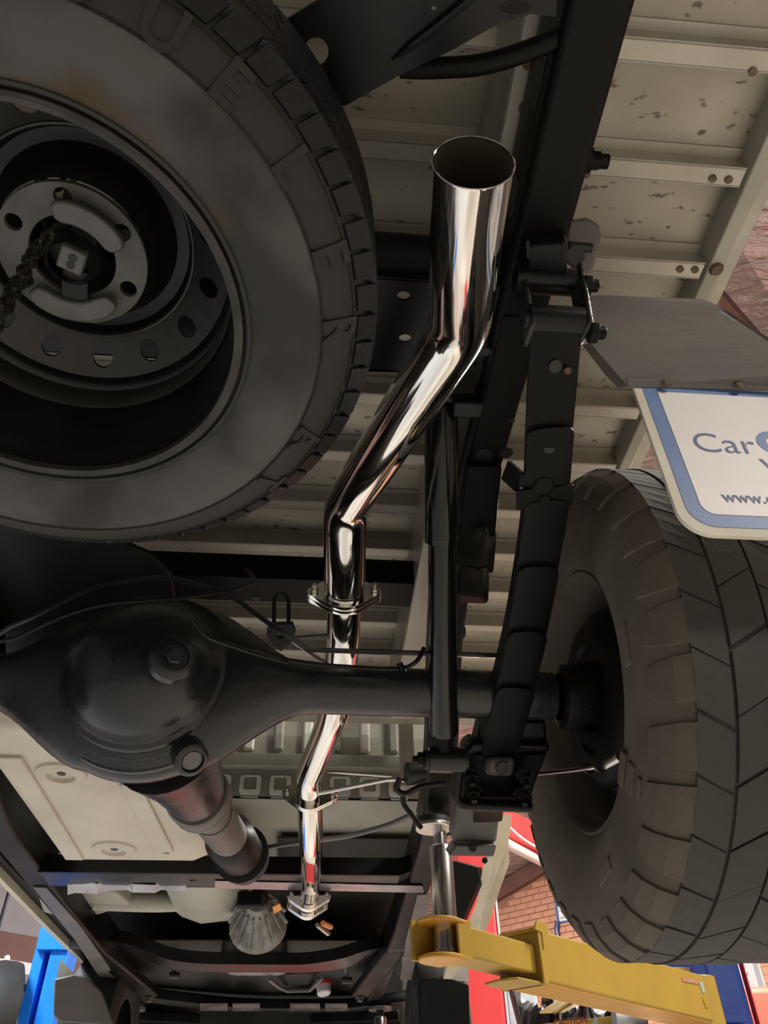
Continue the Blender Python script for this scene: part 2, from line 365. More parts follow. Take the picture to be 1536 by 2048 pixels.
obj('wall_back', MB().prism([p + W * (W0 - W1 - .2) for p in gable(U0, U1)], W * .2), M_CLAD, smooth=0)['kind'] = 'structure'
# purlin seen beyond the tray's edge
pa = P(1470, 655, h=4.4); 
rb = obj('roof_purlin', MB().bar(pa + V(-.35, -.28, 0), pa + V(1.4, 1.1, .1), .16, .22), M_FASCIA); tag(rb, 'red brown steel purlin under the silver roof foil above the grey mudguard', 'beam')
for i, (x, y, s) in enumerate([(3.2, 1.2, 'beside the rear wheel'), (3.6, 5.5, 'near the red lift'), (-3.6, 4.0, 'left of the cab'), (-3.2, -1.5, 'left behind the spare wheel'), (3.4, -3.4, 'behind the tray end, placed unseen to light the sign'), (1.6, 9.2, 'before the brick wall, added to light the bricks')]):
    t = thing('ceiling_and_fill_fixture', (x, y, 3.69), 'long ceiling batten lamp hanging from the roof ' + s, 'lamp', 'workshop ceiling lamps')
    obj('housing', MB().box((x - .75, y - .28, 3.68), (x + .75, y + .28, 3.76)), M_LIGHTGREY, t)
    for sx in (-.5, .5): obj('hanging_rod', MB().tube([(x + sx, y, 3.76), (x + sx, y, roof_h(U.dot(V(x, y, 0))) + .02)], .008, 8), M_BRIGHT, t)

# ------------------------------------------------------------------ cargo tray
RIBS = [.530 + .1735 * i for i in range(-4, 12)]
TX0, TX1, TY1 = -1.17, .69, 2.565
tray = thing('cargo_tray', (-.24, 1.0, 1.15), 'galvanised steel cargo tray floor seen from below with cross ribs and speckled sheets', 'tray')
ys = [-.35] + [r + .012 for r in RIBS] + [TY1]
for i in range(len(ys) - 1):
    obj('floor_sheet', MB().box((TX0, ys[i] + .001, 1.290), (TX1, ys[i + 1] - .001, 1.293)), M_GALV, tray, smooth=0)
rib = MB()
rib.box((TX0, 0, 1.251), (TX1 - .03, .002, 1.289)); rib.box((TX0, 0, 1.249), (TX1 - .03, .031, 1.252)); rib.box((TX0, .029, 1.249), (TX1 - .03, .032, 1.262))
rib.box((TX0, -.016, 1.286), (TX1 - .03, .002, 1.2895)); rib.box((TX0, -.001, 1.249), (TX1 - .03, .003, 1.254))
rme = mesh_of('cross_rib', rib, BASE[tray.name]); rme.materials.append(M_GALVRIB)
for r in RIBS:
    mobj('cross_rib', rme, None, tray, Matrix.Translation((0, r, 0)))
for px, py, r in [(1505, 143, 1), (1173, 347, 2), (1425, 357, 2), (1457, 359, 2), (1360, 538, 3), (1390, 539, 3)]:
    p = P(px, py, h=1.249); obj('rivet', MB().disc(p, (0, 0, -1), .0065, .003, 12), M_RUST, tray)
rl = MB().loft([[V(.660, y, 1.262), V(.668, y, 1.246), V(.690, y, 1.243), V(.696, y, 1.252), V(.722, y, 1.256), V(.726, y, 1.275), V(.726, y, 1.345), V(.660, y, 1.345)] for y in (-.35, TY1)])
obj('side_rail', rl, M_GALVRAIL, tray, bevel=.002)
rl = MB().loft([[V(-.48 - (v.x - 0), v.y, v.z) for v in [V(.660, y, 1.262), V(.668, y, 1.246), V(.690, y, 1.243), V(.696, y, 1.252), V(.722, y, 1.256), V(.726, y, 1.275), V(.726, y, 1.345), V(.660, y, 1.345)]] for y in (-.35, TY1)])
obj('side_rail', rl, M_GALVRAIL, tray, bevel=.002)
p = P(1433, 538, h=1.244); obj('rail_bolt', MB().disc(p, (0, 0, -1), .013, .006, 16, r2=.010), M_RUST, tray)
for x0, x1 in ((.212, .285), (-.785, -.712)):
    obj('runner', MB().box((x0, -.3, 1.082), (x1, 2.2, 1.249)), M_GALVRIB, tray, bevel=.004)
obj('headboard_post', MB().box((.285, 2.575, 1.02), (.335, 2.62, 1.6)), M_GALVRIB, tray, bevel=.003)
for px, py in ((1058, 125), (1050, 215), (1047, 285)):
    p = P(px, py, h=1.082); obj('runner_hole', MB().disc(p, (0, 0, -1), .009, .002, 14), M_RUST, tray)
for hx in (.1, ):
    obj('end_rail', MB().box((TX0, TY1 - .045, 1.245), (TX1, TY1 + .01, 1.30)), M_GALVRAIL, tray, bevel=.003)
# grey tray mount beside the frame rail
mp_ = [P(*q, dep=1.16) for q in ((1132, 440), (1175, 434), (1200, 447), (1205, 470), (1186, 548), (1168, 546), (1160, 530), (1132, 512))]
obj('tray_mount', MB().prism(mp_, (.0, .03, .045)), M_GUARD, tray, bevel=.006)
obj('tray_mount_slot', MB().tube([P(1138, 492, dep=1.13), P(1183, 496, dep=1.135)], .007, 10), M_DARK, tray)
obj('tray_mount_hole', MB().disc(P(1150, 512, dep=1.125), (0.05, -.6, -.75), .014, .004, 16), M_DARK, tray)
# headboard and rear lip stay out of sight above the sheets

# ------------------------------------------------------------------ chassis frame
fr = thing('chassis_frame', (-.25, 1.0, .65), 'black painted ladder frame of the lifted pickup with rails and crossmembers', 'chassis')
def sweep_box(path, w, t, up=V(0, 0, 1)):
    rings = []
    for i, p in enumerate(path):
        p = Vector(p); a = Vector(path[max(0, i - 1)]); b = Vector(path[min(len(path) - 1, i + 1)])
        y = (b - a).normalized(); x = y.cross(up).normalized(); z = x.cross(y)
        rings.append([p + x * sx * w / 2 + z * sz * t / 2 for sx, sz in ((-1, -1), (1, -1), (1, 1), (-1, 1))])
    return MB().loft(rings)
def rail_path(side):
    pts = [(.268, -.30, 1.015), (.268, .60, 1.015), (.264, 1.05, 1.020), (.268, 1.30, 1.020), (.282, 1.55, .975), (.305, 1.85, .80), (.325, 2.15, .765), (.345, 3.2, .765), (.335, 4.7, .77)]
    pts = fillet([V(*p) for p in pts], .12, 4)
    return pts if side > 0 else [V(-.50 - p.x, p.y, p.z) for p in pts]
obj('frame_rail', sweep_box(rail_path(1), .075, .125), M_BLACKM, fr, bevel=.010, seg=3)
obj('frame_rail', sweep_box(rail_path(-1), .075, .125), M_BLACKM, fr, bevel=.010, seg=3)
# rear crossmember brace: pressed gusset with holes
gp = lambda *q: [P(x, y, h=.92).xy[:] for x, y in q]
ol = gp((520, 90), (575, 38), (640, -2), (700, -60), (1120, -90), (1112, 34), (1062, 28), (1000, 46), (905, 100), (800, 150), (690, 212), (640, 200), (540, 140))
plate_px('rear_crossmember', ol, [gp(*circ(632, 104, 25, 28, 29)), gp(*circ(1029, 14, 33, 24, 14)), gp(*circ(868, 18, 6, 12))], .92, .006, M_BLACK, fr)
lip = fillet([P(784, 121, h=.917), P(850, 72, h=.915), P(940, 0, h=.912), P(1000, -60, h=.912)], .02, 4)
obj('crossmember_lip', MB().tube(lip, [.001] + [.0045] * (len(lip) - 1), 8), M_BLACK, fr)
fl = MB()
for a, b in zip(ol[5:11], ol[6:12]):
    fl.prism([V(a[0], a[1], .925), V(b[0], b[1], .925), V(b[0], b[1], .975), V(a[0], a[1], .975)], (0, -.003, 0))
obj('crossmember_flange', fl, M_BLACK, fr, smooth=0)
# crossmember by the tail pipe
obj('cross_tube', MB().tube([(-.74, .60, 1.02), (.24, .60, 1.02)], .036, 20), M_BLACKM, fr)
hs = [P(807, 592, h=.965), P(810, 677, h=.965)]
plate_px('spring_hanger_crossmember', [(-.74, .60), (.24, .60), (.24, .735), (.15, .762), (.04, .768), (-.74, .76)], [circ(hs[0].x, hs[0].y, .0095, 18, .0075), circ(hs[1].x, hs[1].y, .0095, 18, .0075), circ(-.3, .68, .02)], .965, .004, M_BLACK, fr)
obj('crossmember_flange', MB().box((-.74, .598, .965), (.24, .602, 1.06)), M_BLACK, fr)
obj('crossmember_flange', MB().prism([V(-.74, .762, .965), V(.15, .762, .965), V(.15, .762, 1.0), V(-.74, .762, 1.0)], (0, .003, 0)), M_BLACK, fr)
# beam over the axle, between the rails
b = MB().box((-.74, 1.50, 1.09), (.25, 1.504, 1.16)); b.box((-.74, 1.50, 1.09), (.25, 1.60, 1.094)); b.box((-.74, 1.596, 1.09), (.25, 1.60, 1.16))
obj('middle_crossmember', b, M_BLACKM, fr, bevel=.002)
for px, py in ((513, 1196), (460, 1190), (930, 1265)):
    p = P(px, py, h=1.09) if px < 900 else P(px, py, x=.232)
    obj('frame_hole', MB().disc(p, (0, 0, -1) if px < 900 else (-1, 0, 0), .009, .002, 14), M_DARK, fr)
sh_ = [P(*q, h=1.0) for q in ((-60, 1040), (150, 1062), (250, 1088), (305, 1112), (345, 1152), (350, 1200), (300, 1290), (-60, 1330))]
obj('tank_shield', MB().prism(sh_, (0, 0, .012)), M_BLACKM, fr, bevel=.004)
# dusty underside face and holes of the right rail
u_ = MB().prism([V(.240, .64, .9515), V(.296, .64, .9515), V(.298, 1.02, .9515), V(.243, 1.02, .9515)], (0, 0, -.0025))
obj('rail_doubler', u_, M_DUSTY, fr)
for px, py, r in ((971, 703, .008), (1023, 840, .0055), (1012, 905, .012), (968, 910, .016)):
    p = P(px, py, h=.9485); obj('frame_hole', MB().disc(p, (0, 0, -1), r, .0015, 16), M_DARK, fr)
obj('rail_slot', MB().box((.2285, .30, .99), (.2305, .37, 1.03)), M_DARK, fr)
obj('rail_slot', MB().box((.2285, .46, .99), (.2305, .51, 1.03)), M_DARK, fr)
# rail end box, pivot tube of the shackle and side bolts
obj('shackle_bracket', MB().bar(P(1092, 470, dep=1.02), P(1090, 545, dep=1.05), .052, .07, up=(0, .5, -1)), M_BLACK, fr, bevel=.004)
obj('bracket_edge', MB().bar(P(1056, 478, dep=1.0), P(1058, 512, dep=1.01), .004, .03, up=(0, .5, -1)), M_BLACK, fr)
obj('bracket_edge', MB().bar(P(1128, 478, dep=1.0), P(1129, 512, dep=1.01), .004, .03, up=(0, .5, -1)), M_BLACK, fr)
for px, py, d in ((1172, 320, 1.0), ):
    p = P(px, py, dep=d); m = MB(); m.disc(p, (1, 0, 0), .016, .006, 16); m.disc(p + V(.006, 0, 0), (1, 0, 0), .0125, .011, 6); m.disc(p + V(.017, 0, 0), (1, 0, 0), .0095, .012, 12)
    obj('frame_bolt', m, M_BLACKM, fr)
# shock tower bracket
t_ = [P(*q, dep=1.2) for q in ((905, 742), (956, 740), (948, 786), (896, 788))]
obj('shock_bracket', MB().prism(t_, (0, .004, .003)), M_DUSTY, fr)
obj('shock_bracket', MB().bar(P(905, 800, dep=1.22), P(965, 802, dep=1.22), .03, .05), M_BLACK, fr, bevel=.003)
# bump stop carrier hanging off the rail
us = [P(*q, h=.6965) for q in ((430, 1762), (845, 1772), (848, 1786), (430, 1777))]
obj('crossmember_sheen', MB().prism(us, (0, 0, .0015)), M_SHEEN, fr, smooth=0)  # added pale strip imitating the floor's reflection on the black crossmember
bs = MB(); q0 = P(956, 1055, dep=1.42); q1 = P(948, 1140, dep=1.40); q2 = P(945, 1200, dep=1.38)
obj('bump_stop_bracket', MB().bar(P(966, 920, dep=1.35), P(954, 1060, dep=1.42), .062, .05, up=(0, .6, -.8)), M_BLACKM, fr, bevel=.004)
obj('bump_stop_bracket', MB().bar(q0, q1, .058, .06, up=(0, .6, -.8)), M_DUSTY, fr, bevel=.006)
obj('bump_stop', MB().bar(q1, q2, .054, .06, up=(0, .6, -.8)), M_DUSTY, fr, bevel=.008)
bolt(fr, P(958, 1070, dep=1.38), (0, -.6, -.8), .010, M_DUSTY, 'frame_bolt')
# front crossmember of the tank bay: dark web with a painted-on pale sheen below, both ends kicking up to the rails
def channel(px_pts, y, h, drop, depth, mat_, name):
    m = MB()
    return m
cm = MB(); top = .80
xs = [(-.90, .80), (-.86, .735), (-.80, .70), (.26, .70), (.30, .715), (.345, .765), (.36, .84)]
web = [V(x, 2.46, z) for x, z in xs] + [V(x, 2.46, max(z + .05, .752)) for x, z in reversed(xs)]
cm.prism(web, (0, .005, 0)); cm.prism([v + V(0, .13, 0) for v in web], (0, .004, 0))
for a, b in zip(xs[:-1], xs[1:]):
    cm.prism([V(a[0], 2.455, a[1]), V(b[0], 2.455, b[1]), V(b[0], 2.598, b[1]), V(a[0], 2.598, a[1])], (0, 0, .004))
obj('tank_crossmember', cm, M_BLACK, fr, bevel=.002)
for px, py, rx, ry in ((586, 1768, .020, .014), (677, 1770, .020, .014), (730, 1771, .007, .005), (385, 1763, .008, .005), (445, 1764, .008, .005)):
    p = P(px, py, h=.6985); obj('frame_hole', MB().add([V(p.x + rx * math.cos(2 * PI * i / 20), p.y + ry * 1.6 * math.sin(2 * PI * i / 20), .698) for i in range(20)] + [V(p.x + rx * math.cos(2 * PI * i / 20), p.y + ry * 1.6 * math.sin(2 * PI * i / 20), .7) for i in range(20)],
        [tuple(range(20)), tuple(range(20, 40))] + [(i, (i + 1) % 20, 20 + (i + 1) % 20, 20 + i) for i in range(20)]), M_DARK, fr)
# stepped bash plate on the left of that crossmember
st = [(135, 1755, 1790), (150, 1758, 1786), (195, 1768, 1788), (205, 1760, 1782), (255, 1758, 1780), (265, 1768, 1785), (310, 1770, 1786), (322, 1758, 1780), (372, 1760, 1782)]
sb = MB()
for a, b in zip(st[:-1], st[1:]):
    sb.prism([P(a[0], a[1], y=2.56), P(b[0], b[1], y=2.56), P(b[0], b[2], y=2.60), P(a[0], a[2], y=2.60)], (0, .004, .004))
obj('stepped_plate', sb, M_SHEEN, fr, smooth=0)  # its pale colour imitates the lit floor mirrored in it
# swept crossmember under the gearbox and the front beam
def beam(pts, dep_h, w, name, mat_, t=.05):
    path = fillet([Vector(p) for p in pts], .2, 5)
    return obj(name, sweep_box(path, w, t), mat_, fr, bevel=.008)
beam([P(160, 1872, h=.80), P(250, 1880, h=.78), P(330, 1915, h=.725), P(400, 1924, h=.71), P(620, 1926, h=.71), P(690, 1915, h=.72), P(735, 1893, h=.76), P(800, 1890, h=.78)], 0, .16, 'gearbox_crossmember', M_BLACK, .045)
beam([P(150, 1965, h=.76), P(290, 1990, h=.72), P(480, 2012, h=.70), P(700, 2012, h=.70), P(780, 2000, h=.72), P(850, 1985, h=.76)], 0, .10, 'front_beam', M_BLACK, .05)
beam([P(190, 2030, h=.68), P(480, 2046, h=.68), P(800, 2034, h=.68)], 0, .12, 'front_beam', M_BLACKM, .05)
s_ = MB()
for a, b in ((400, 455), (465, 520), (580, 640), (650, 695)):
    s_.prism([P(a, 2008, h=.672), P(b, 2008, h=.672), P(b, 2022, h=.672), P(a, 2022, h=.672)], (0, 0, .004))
obj('front_beam_sheen', s_, M_SHEEN, fr)  # pale strips added to imitate reflections along the black beam
# bright underside strip of the left rail
ls = MB().prism([P(66, 1775, h=.697), P(92, 1776, h=.697), P(160, 1852, h=.697), P(215, 1930, h=.697), P(250, 1990, h=.697), P(222, 1990, h=.697), P(150, 1880, h=.697)], (0, 0, .004))
obj('rail_underside_plate', ls, M_SHAFT, fr)
rs = MB().prism([P(835, 1790, h=.697), P(862, 1790, h=.697), P(842, 1880, h=.697), P(822, 1960, h=.697), P(800, 1960, h=.697), P(812, 1880, h=.697)], (0, 0, .004))
obj('rail_underside_plate', rs, M_SHAFT, fr)
# front hanger of the leaf spring
h_ = [P(*q, dep=1.78) for q in ((912, 1600), (1003, 1605), (993, 1686), (905, 1684))]
obj('spring_front_hanger', MB().prism(h_, (0, .05, .04)), M_SHAFT, fr, bevel=.006)
h_ = [P(*q, dep=1.76) for q in ((912, 1690), (994, 1690), (988, 1714), (897, 1712))]
obj('spring_front_hanger', MB().prism(h_, (0, .05, .03)), M_SHAFT, fr, bevel=.004)
bolt(fr, P(945, 1695, dep=1.745), (0, -.9, -.3), .007, M_DARK, 'frame_bolt')
# side of the rail behind the shock
obj('rail_side_plate', MB().prism([P(*q, dep=2.0) for q in ((856, 1560), (905, 1560), (905, 1672), (868, 1672))], (.0, .04, .02)), M_BLACK, fr, bevel=.004)

# lower arms and small running gear in front of the gearbox crossmember
for px0, py0, px1, py1, h, nm in ((170, 1880, 300, 1985, .70, 'left'), (800, 1885, 720, 1985, .70, 'right')):
    t = thing('front_lower_arm', P((px0 + px1) / 2, (py0 + py1) / 2, h=h), f'black pressed front suspension arm on the {nm} under the engine bay', 'suspension arm')
    a = P(px0, py0, h=h + .03); b_ = P(px1, py1, h=h)
    obj('arm', MB().bar(a, b_, .09, .04), M_BLACKM, t, bevel=.01)
    obj('bush', MB().tube([a + V(-.05, 0, 0), a + V(.05, 0, 0)], .032, 16), M_DARK, t)
    bolt(t, b_ + V(0, 0, -.02), (0, 0, -1), .016, M_SHAFT)
t = thing('steering_rack', P(500, 1972, h=.80), 'dark steering rack tube with ribbed boots behind the front beam', 'steering rack')
ra, rb_ = P(290, 1968, h=.80), P(742, 1966, h=.80)
obj('rack_tube', MB().tube([ra, rb_], .026, 16), M_BLACKM, t)
for s_0, s_1 in ((.0, .16), (.84, 1.0)):
    qs = [ra.lerp(rb_, s_0 + (s_1 - s_0) * k / 12) for k in range(13)]
    obj('rack_boot', MB().tube(qs, [.032 if k % 2 else .040 for k in range(13)], 16), M_DARK, t)
t = thing('engine_sump', P(500, 1945, h=.83), 'dull alloy engine sump above the guard plate', 'sump')
obj('sump_pan', MB().loft([[V(x_, y_, z_) for x_, y_ in ((-.36, 3.72), (-.12, 3.72), (-.10, 3.76), (-.10, 4.1), (-.14, 4.14), (-.34, 4.14), (-.38, 4.1), (-.38, 3.76))] for z_ in (.735, .80)]), M_ALLOY, t, bevel=.015)
bolt(t, V(-.22, 3.74, .735), (0, 0, -1), .012, M_SHAFT)
for px, py, nm in ((345, 1925, 'left'), (690, 1935, 'right')):
    t = thing('sway_bar_link', P(px, py, h=.74), f'small pale drop link hanging by the {nm} front arm', 'link')
    obj('link_rod', MB().tube([P(px, py - 18, h=.78), P(px + 4, py + 28, h=.70)], .010, 10), M_SHAFT, t)
    obj('link_joint', MB().tube([P(px - 8, py - 18, h=.78), P(px + 10, py - 18, h=.78)], .016, 12), M_BRIGHT, t)
    obj('link_joint', MB().tube([P(px - 6, py + 26, h=.70), P(px + 14, py + 26, h=.70)], .014, 12), M_DARK, t)
t = thing('oil_filter', P(650, 1960, h=.76), 'small white and red oil filter beside the engine sump', 'filter')
of = P(645, 1955, h=.78); obj('canister', MB().tube([of, of + V(.01, -.02, -.075)], [.036, .034], 24), M_LIGHTGREY, t, bevel=.006)
obj('red_band', MB().tube([of + V(.003, -.006, -.02), of + V(.006, -.012, -.04)], .0368, 24), M_RED, t)
t = thing('sump_guard', P(545, 1965, h=.72), 'small bent guard plate under the sump in front of the gearbox', 'guard')
g = [P(*q, h=.72) for q in ((537, 1958), (560, 1975), (575, 1981), (620, 1980), (645, 1955))]
obj('guard_strap', MB().tube(g, .010, 8), M_SHAFT, t)
obj('guard_plate', MB().prism([P(545, 1950, h=.76), P(565, 1972, h=.735), P(620, 1972, h=.735), P(640, 1945, h=.76)], (0, .01, .05)), M_BLACKM, t, bevel=.006)

# ------------------------------------------------------------------ wheels
def tyre_block(r0, r1, z0, z1, dth, skew, n=3, taper=.0):
    """a tread block about the local z axis"""
    m = MB(); vs = []
    for r in (r0, r1):
        for zi, z in enumerate((z0, z1)):
            for i in range(n + 1):
                a = -dth / 2 + dth * i / n + skew * zi
                vs.append(V(r * math.cos(a), r * math.sin(a), z))
    k = n + 1; fs = []
    idx = lambda a, b, c: a * 2 * k + b * k + c
    for i in range(n):
        fs += [(idx(1, 0, i), idx(1, 0, i + 1), idx(1, 1, i + 1), idx(1, 1, i)), (idx(0, 0, i), idx(0, 0, i + 1), idx(1, 0, i + 1), idx(1, 0, i)), (idx(0, 1, i), idx(1, 1, i), idx(1, 1, i + 1), idx(0, 1, i + 1))]
    fs += [(idx(0, 0, 0), idx(1, 0, 0), idx(1, 1, 0), idx(0, 1, 0)), (idx(0, 0, n), idx(0, 1, n), idx(1, 1, n), idx(1, 0, n))]
    return m.add(vs, fs)
def ring_of(parent, name, me, count, start=0, jitter=0):
    for i in range(count):
        mobj(name, me, None, parent, Matrix.Rotation(start + 2 * PI * i / count + random.uniform(-jitter, jitter), 4, 'Z'))

# rear wheel: local z along the axle outwards
RW = V(.460, 1.19, .634); RWM = frame((0, 0, 0), (0, 1, 0), (0, 0, 1), (1, 0, 0))
rw = thing('wheel', RW, 'big worn off-road rear wheel with dusty brown sidewall hanging behind the sign flap', 'wheel', M=RWM)
prof = [(.222, -.012), (.235, -.024), (.262, -.034), (.300, -.040), (.340, -.037), (.366, -.028), (.384, -.014), (.3945, .004), (.3970, .03), (.3970, .195), (.3945, .226), (.376, .250), (.335, .270), (.262, .285), (.222, .268), (.222, -.012)]
ty = MB().lathe(prof[:8], 96, mi=0); ty.lathe(prof[7:12], 96, mi=1); ty.lathe(prof[11:], 96, mi=0)
ty_o = obj('tyre', ty, [M_MUDWALL, M_MUDTYRE], rw, local=True, smooth=50)
for nm, z0, z1, cnt, dth, sk, r1 in (('tread_block', .004, .052, 32, .184, .06, .3995), ('tread_block', .056, .108, 30, .200, -.08, .4015), ('tread_block', .112, .164, 30, .200, .08, .4015), ('tread_block', .168, .218, 32, .184, -.06, .3995)):
    bme = mesh_of('tread_block', tyre_block(.386, r1, z0, z1, dth, sk)); bme.materials.append(M_MUDTYRE)
    ring_of(ty_o, nm, bme, cnt, random.random(), .006)
# shoulder lugs on the inner sidewall
lug = MB(); rr_ = []
for r_, z_, w0, w1 in ((.349, -.0380, -.012, .022), (.367, -.0315, -.018, .028), (.386, -.0165, -.025, .031), (.3985, .004, -.029, .031)):
    rr_.append([V(r_, w0, z_), V(r_, w1, z_), V(r_ - .008, w1 + .002, z_ + .009), V(r_ - .008, w0 - .002, z_ + .009)])
lug.loft(rr_)
lme = mesh_of('shoulder_lug', lug); lme.materials.append(M_MUDWALL); ring_of(ty_o, 'shoulder_lug', lme, 32, .03, .01)
# raised marks on the inner sidewall
for a, dr, w, hgt in ((-2.3, .275, .05, .018), (-2.3, .305, .045, .022), (-2.3, .332, .03, .010), (-1.7, .3, .06, .02), (-2.9, .3, .06, .02)):
    m = MB().box((dr - hgt / 2, -w / 2, -.0425), (dr + hgt / 2, w / 2, -.030)); o = obj('raised_mark', m, M_MUDWALL, ty_o, local=True, bevel=.002); o.matrix_local = Matrix.Rotation(a, 4, 'Z')
rim = MB().lathe([(.224, -.010), (.218, -.014), (.212, -.008), (.207, .010), (.196, .022), (.190, .05), (.186, .09), (.182, .13), (.184, .17), (.150, .20), (.09, .205), (.06, .19)], 64)
obj('rim', rim, M_MUDWALL, rw, local=True)
# its twin on the other end of the axle, a copy with copies of its parts
lw_ = rw.copy(); COL.objects.link(lw_); lw_.matrix_world = Matrix.Translation(V(-.995, 1.19, .634 + CZ)) @ frame((0, 0, 0), (0, 1, 0), (0, 0, -1), (-1, 0, 0))
lw_['label'] = 'dusty off-road rear wheel at the far end of the axle beyond the spare wheel'
for ch_ in list(rw.children):
    c_ = ch_.copy(); COL.objects.link(c_); c_.parent = lw_
    for g_ in ch_.children:
        d_ = g_.copy(); COL.objects.link(d_); d_.parent = c_
# front wheels are hidden by their mud flaps; the flaps hang behind them
for nm, q in (('left', [(108, 1958), (150, 1948), (172, 1955), (205, 1985), (228, 2052), (120, 2044), (106, 2030)]), ('right', [(838, 1962), (860, 1955), (905, 1958), (938, 1968), (940, 2060), (838, 2060)])):
    t = thing('front_mud_flap', P(q[-2][0], 2045, y=3.85), f'dark grey rubber mud flap behind the {nm} front wheel', 'mud flap')
    obj('flap', MB().prism([P(x, y, y=3.85) for x, y in q], (0, .012, 0)), M_GUARD if nm == 'left' else M_BLACKM, t, bevel=.006)
    w_ = V(-.93 if nm == 'left' else .60, 4.25, .46)
    t = thing('wheel', w_, f'dark front wheel behind its mud flap on the {nm}', 'wheel', M=RWM)
    obj('tyre', MB().lathe([(.2, -.10), (.3, -.12), (.36, -.10), (.375, -.06), (.375, .06), (.36, .10), (.3, .12), (.2, .10)], 48), M_RUBBER, t, local=True)
    obj('rim', MB().lathe([(.205, -.10), (.19, -.09), (.16, -.085), (.06, -.08), (.0, -.08)], 40), M_UNDER, t, local=True)

# spare wheel under the tray tail, its deep side downwards
tilt = V(.0, .12, 1).normalized(); SW = V(-.305, .481, .666)
SWM = zframe((0, 0, 0), tilt) @ Matrix.Scale(.952, 4)
sw = thing('wheel', SW, 'dusty black spare wheel with steel rim slung flat under the tray', 'wheel', M=SWM)
prof = [(.219, .004), (.226, -.002), (.236, -.004), (.262, -.013), (.290, -.013), (.306, -.008)]
ty = MB().lathe(prof, 128, mi=0)
ty.lathe([(.306, -.008), (.312, -.0075), (.330, .001), (.338, .006), (.341, .010), (.350, .020), (.356, .034), (.3575, .05), (.3575, .155), (.355, .17), (.338, .192), (.30, .208), (.25, .205), (.219, .19)], 128, mi=1)
st_o = obj('tyre', ty, [M_SIDEWALL, M_SIDEBAND], sw, local=True, smooth=50)
for z0, z1, cnt, dth, sk, r0, r1 in ((.026, .066, 52, .1165, .040, .352, .3635), (.070, .101, 48, .127, .03, .354, .3645), (.105, .135, 48, .127, -.03, .354, .3645), (.139, .178, 52, .1165, -.04, .352, .3635)):
    bme = mesh_of('tread_block', tyre_block(r0, r1, z0, z1, dth, sk)); bme.materials.append(M_TREAD); ring_of(st_o, 'tread_block', bme, cnt, random.random(), .004)
sh = MB().add([V(.341, -.018, .0095), V(.341, .010, .0095), V(.3630, .019, .028), V(.3630, -.013, .028), V(.343, -.0172, .0078), V(.343, .0092, .0078), V(.3640, .0182, .0265), V(.3640, -.0122, .0265)], [(0, 1, 5, 4), (1, 2, 6, 5), (2, 3, 7, 6), (3, 0, 4, 7), (4, 5, 6, 7)])
lme = mesh_of('shoulder_lug', sh); lme.materials.append(M_TREAD); ring_of(st_o, 'shoulder_lug', lme, 64, 0, .004)
obj('bead_ring', MB().lathe([(.2215, .003), (.2235, -.0035), (.2275, -.0045), (.229, -.002)], 96), M_RUBBER, st_o, local=True)
# raised lettering; the tops of the letters point outwards
inv = (Matrix.Translation(SW) @ SWM).inverted()
def sidewall_char(ch, px, py, size, z=-.0095):
    q = inv @ P(px, py, h=.657); a = math.atan2(q.y, q.x); r = math.hypot(q.x, q.y)
    me = text_mesh('raised_letter', ch, size, .0016, .0012)
    cx = sum(v.co.x for v in me.vertices) / len(me.vertices); cy = sum(v.co.y for v in me.vertices) / len(me.vertices)
    for v in me.vertices: v.co.x -= cx
    me.materials.append(M_SIDEBAND)
    r = .3225; sl_ = math.radians(27); er = V(math.cos(a), math.sin(a), 0)
    out = er * math.cos(sl_) + V(0, 0, math.sin(sl_)); nrm = er * math.sin(sl_) - V(0, 0, math.cos(sl_)); tan = out.cross(nrm)
    o = bpy.data.objects.new('raised_letter', me); COL.objects.link(o); o.parent = st_o
    o.matrix_local = frame(er * r + V(0, 0, -.0026) + nrm * .0006 - out * size * .34, tan, out, nrm)
for ch, px, py, s in (('D', 120, 100, .055), ('U', 268, 165, .055), ('E', 400, 262, .055), ('L', 505, 395, .055), ('E', 592, 545, .055), ('R', 622, 668, .055), ('A', 575, 850, .05), ('T', 520, 930, .05)):
    sidewall_char(ch, px, py, s)
ring2 = [(.328, 1), ]
for r_ in (.3385, .305): obj('sidewall_ridge', MB().lathe([(r_ - .0015, -.0085 + (r_ - .306) * .45), (r_, -.0105 + (r_ - .306) * .45), (r_ + .0015, -.0085 + (r_ - .306) * .45)], 96), M_SIDEBAND, st_o, local=True)
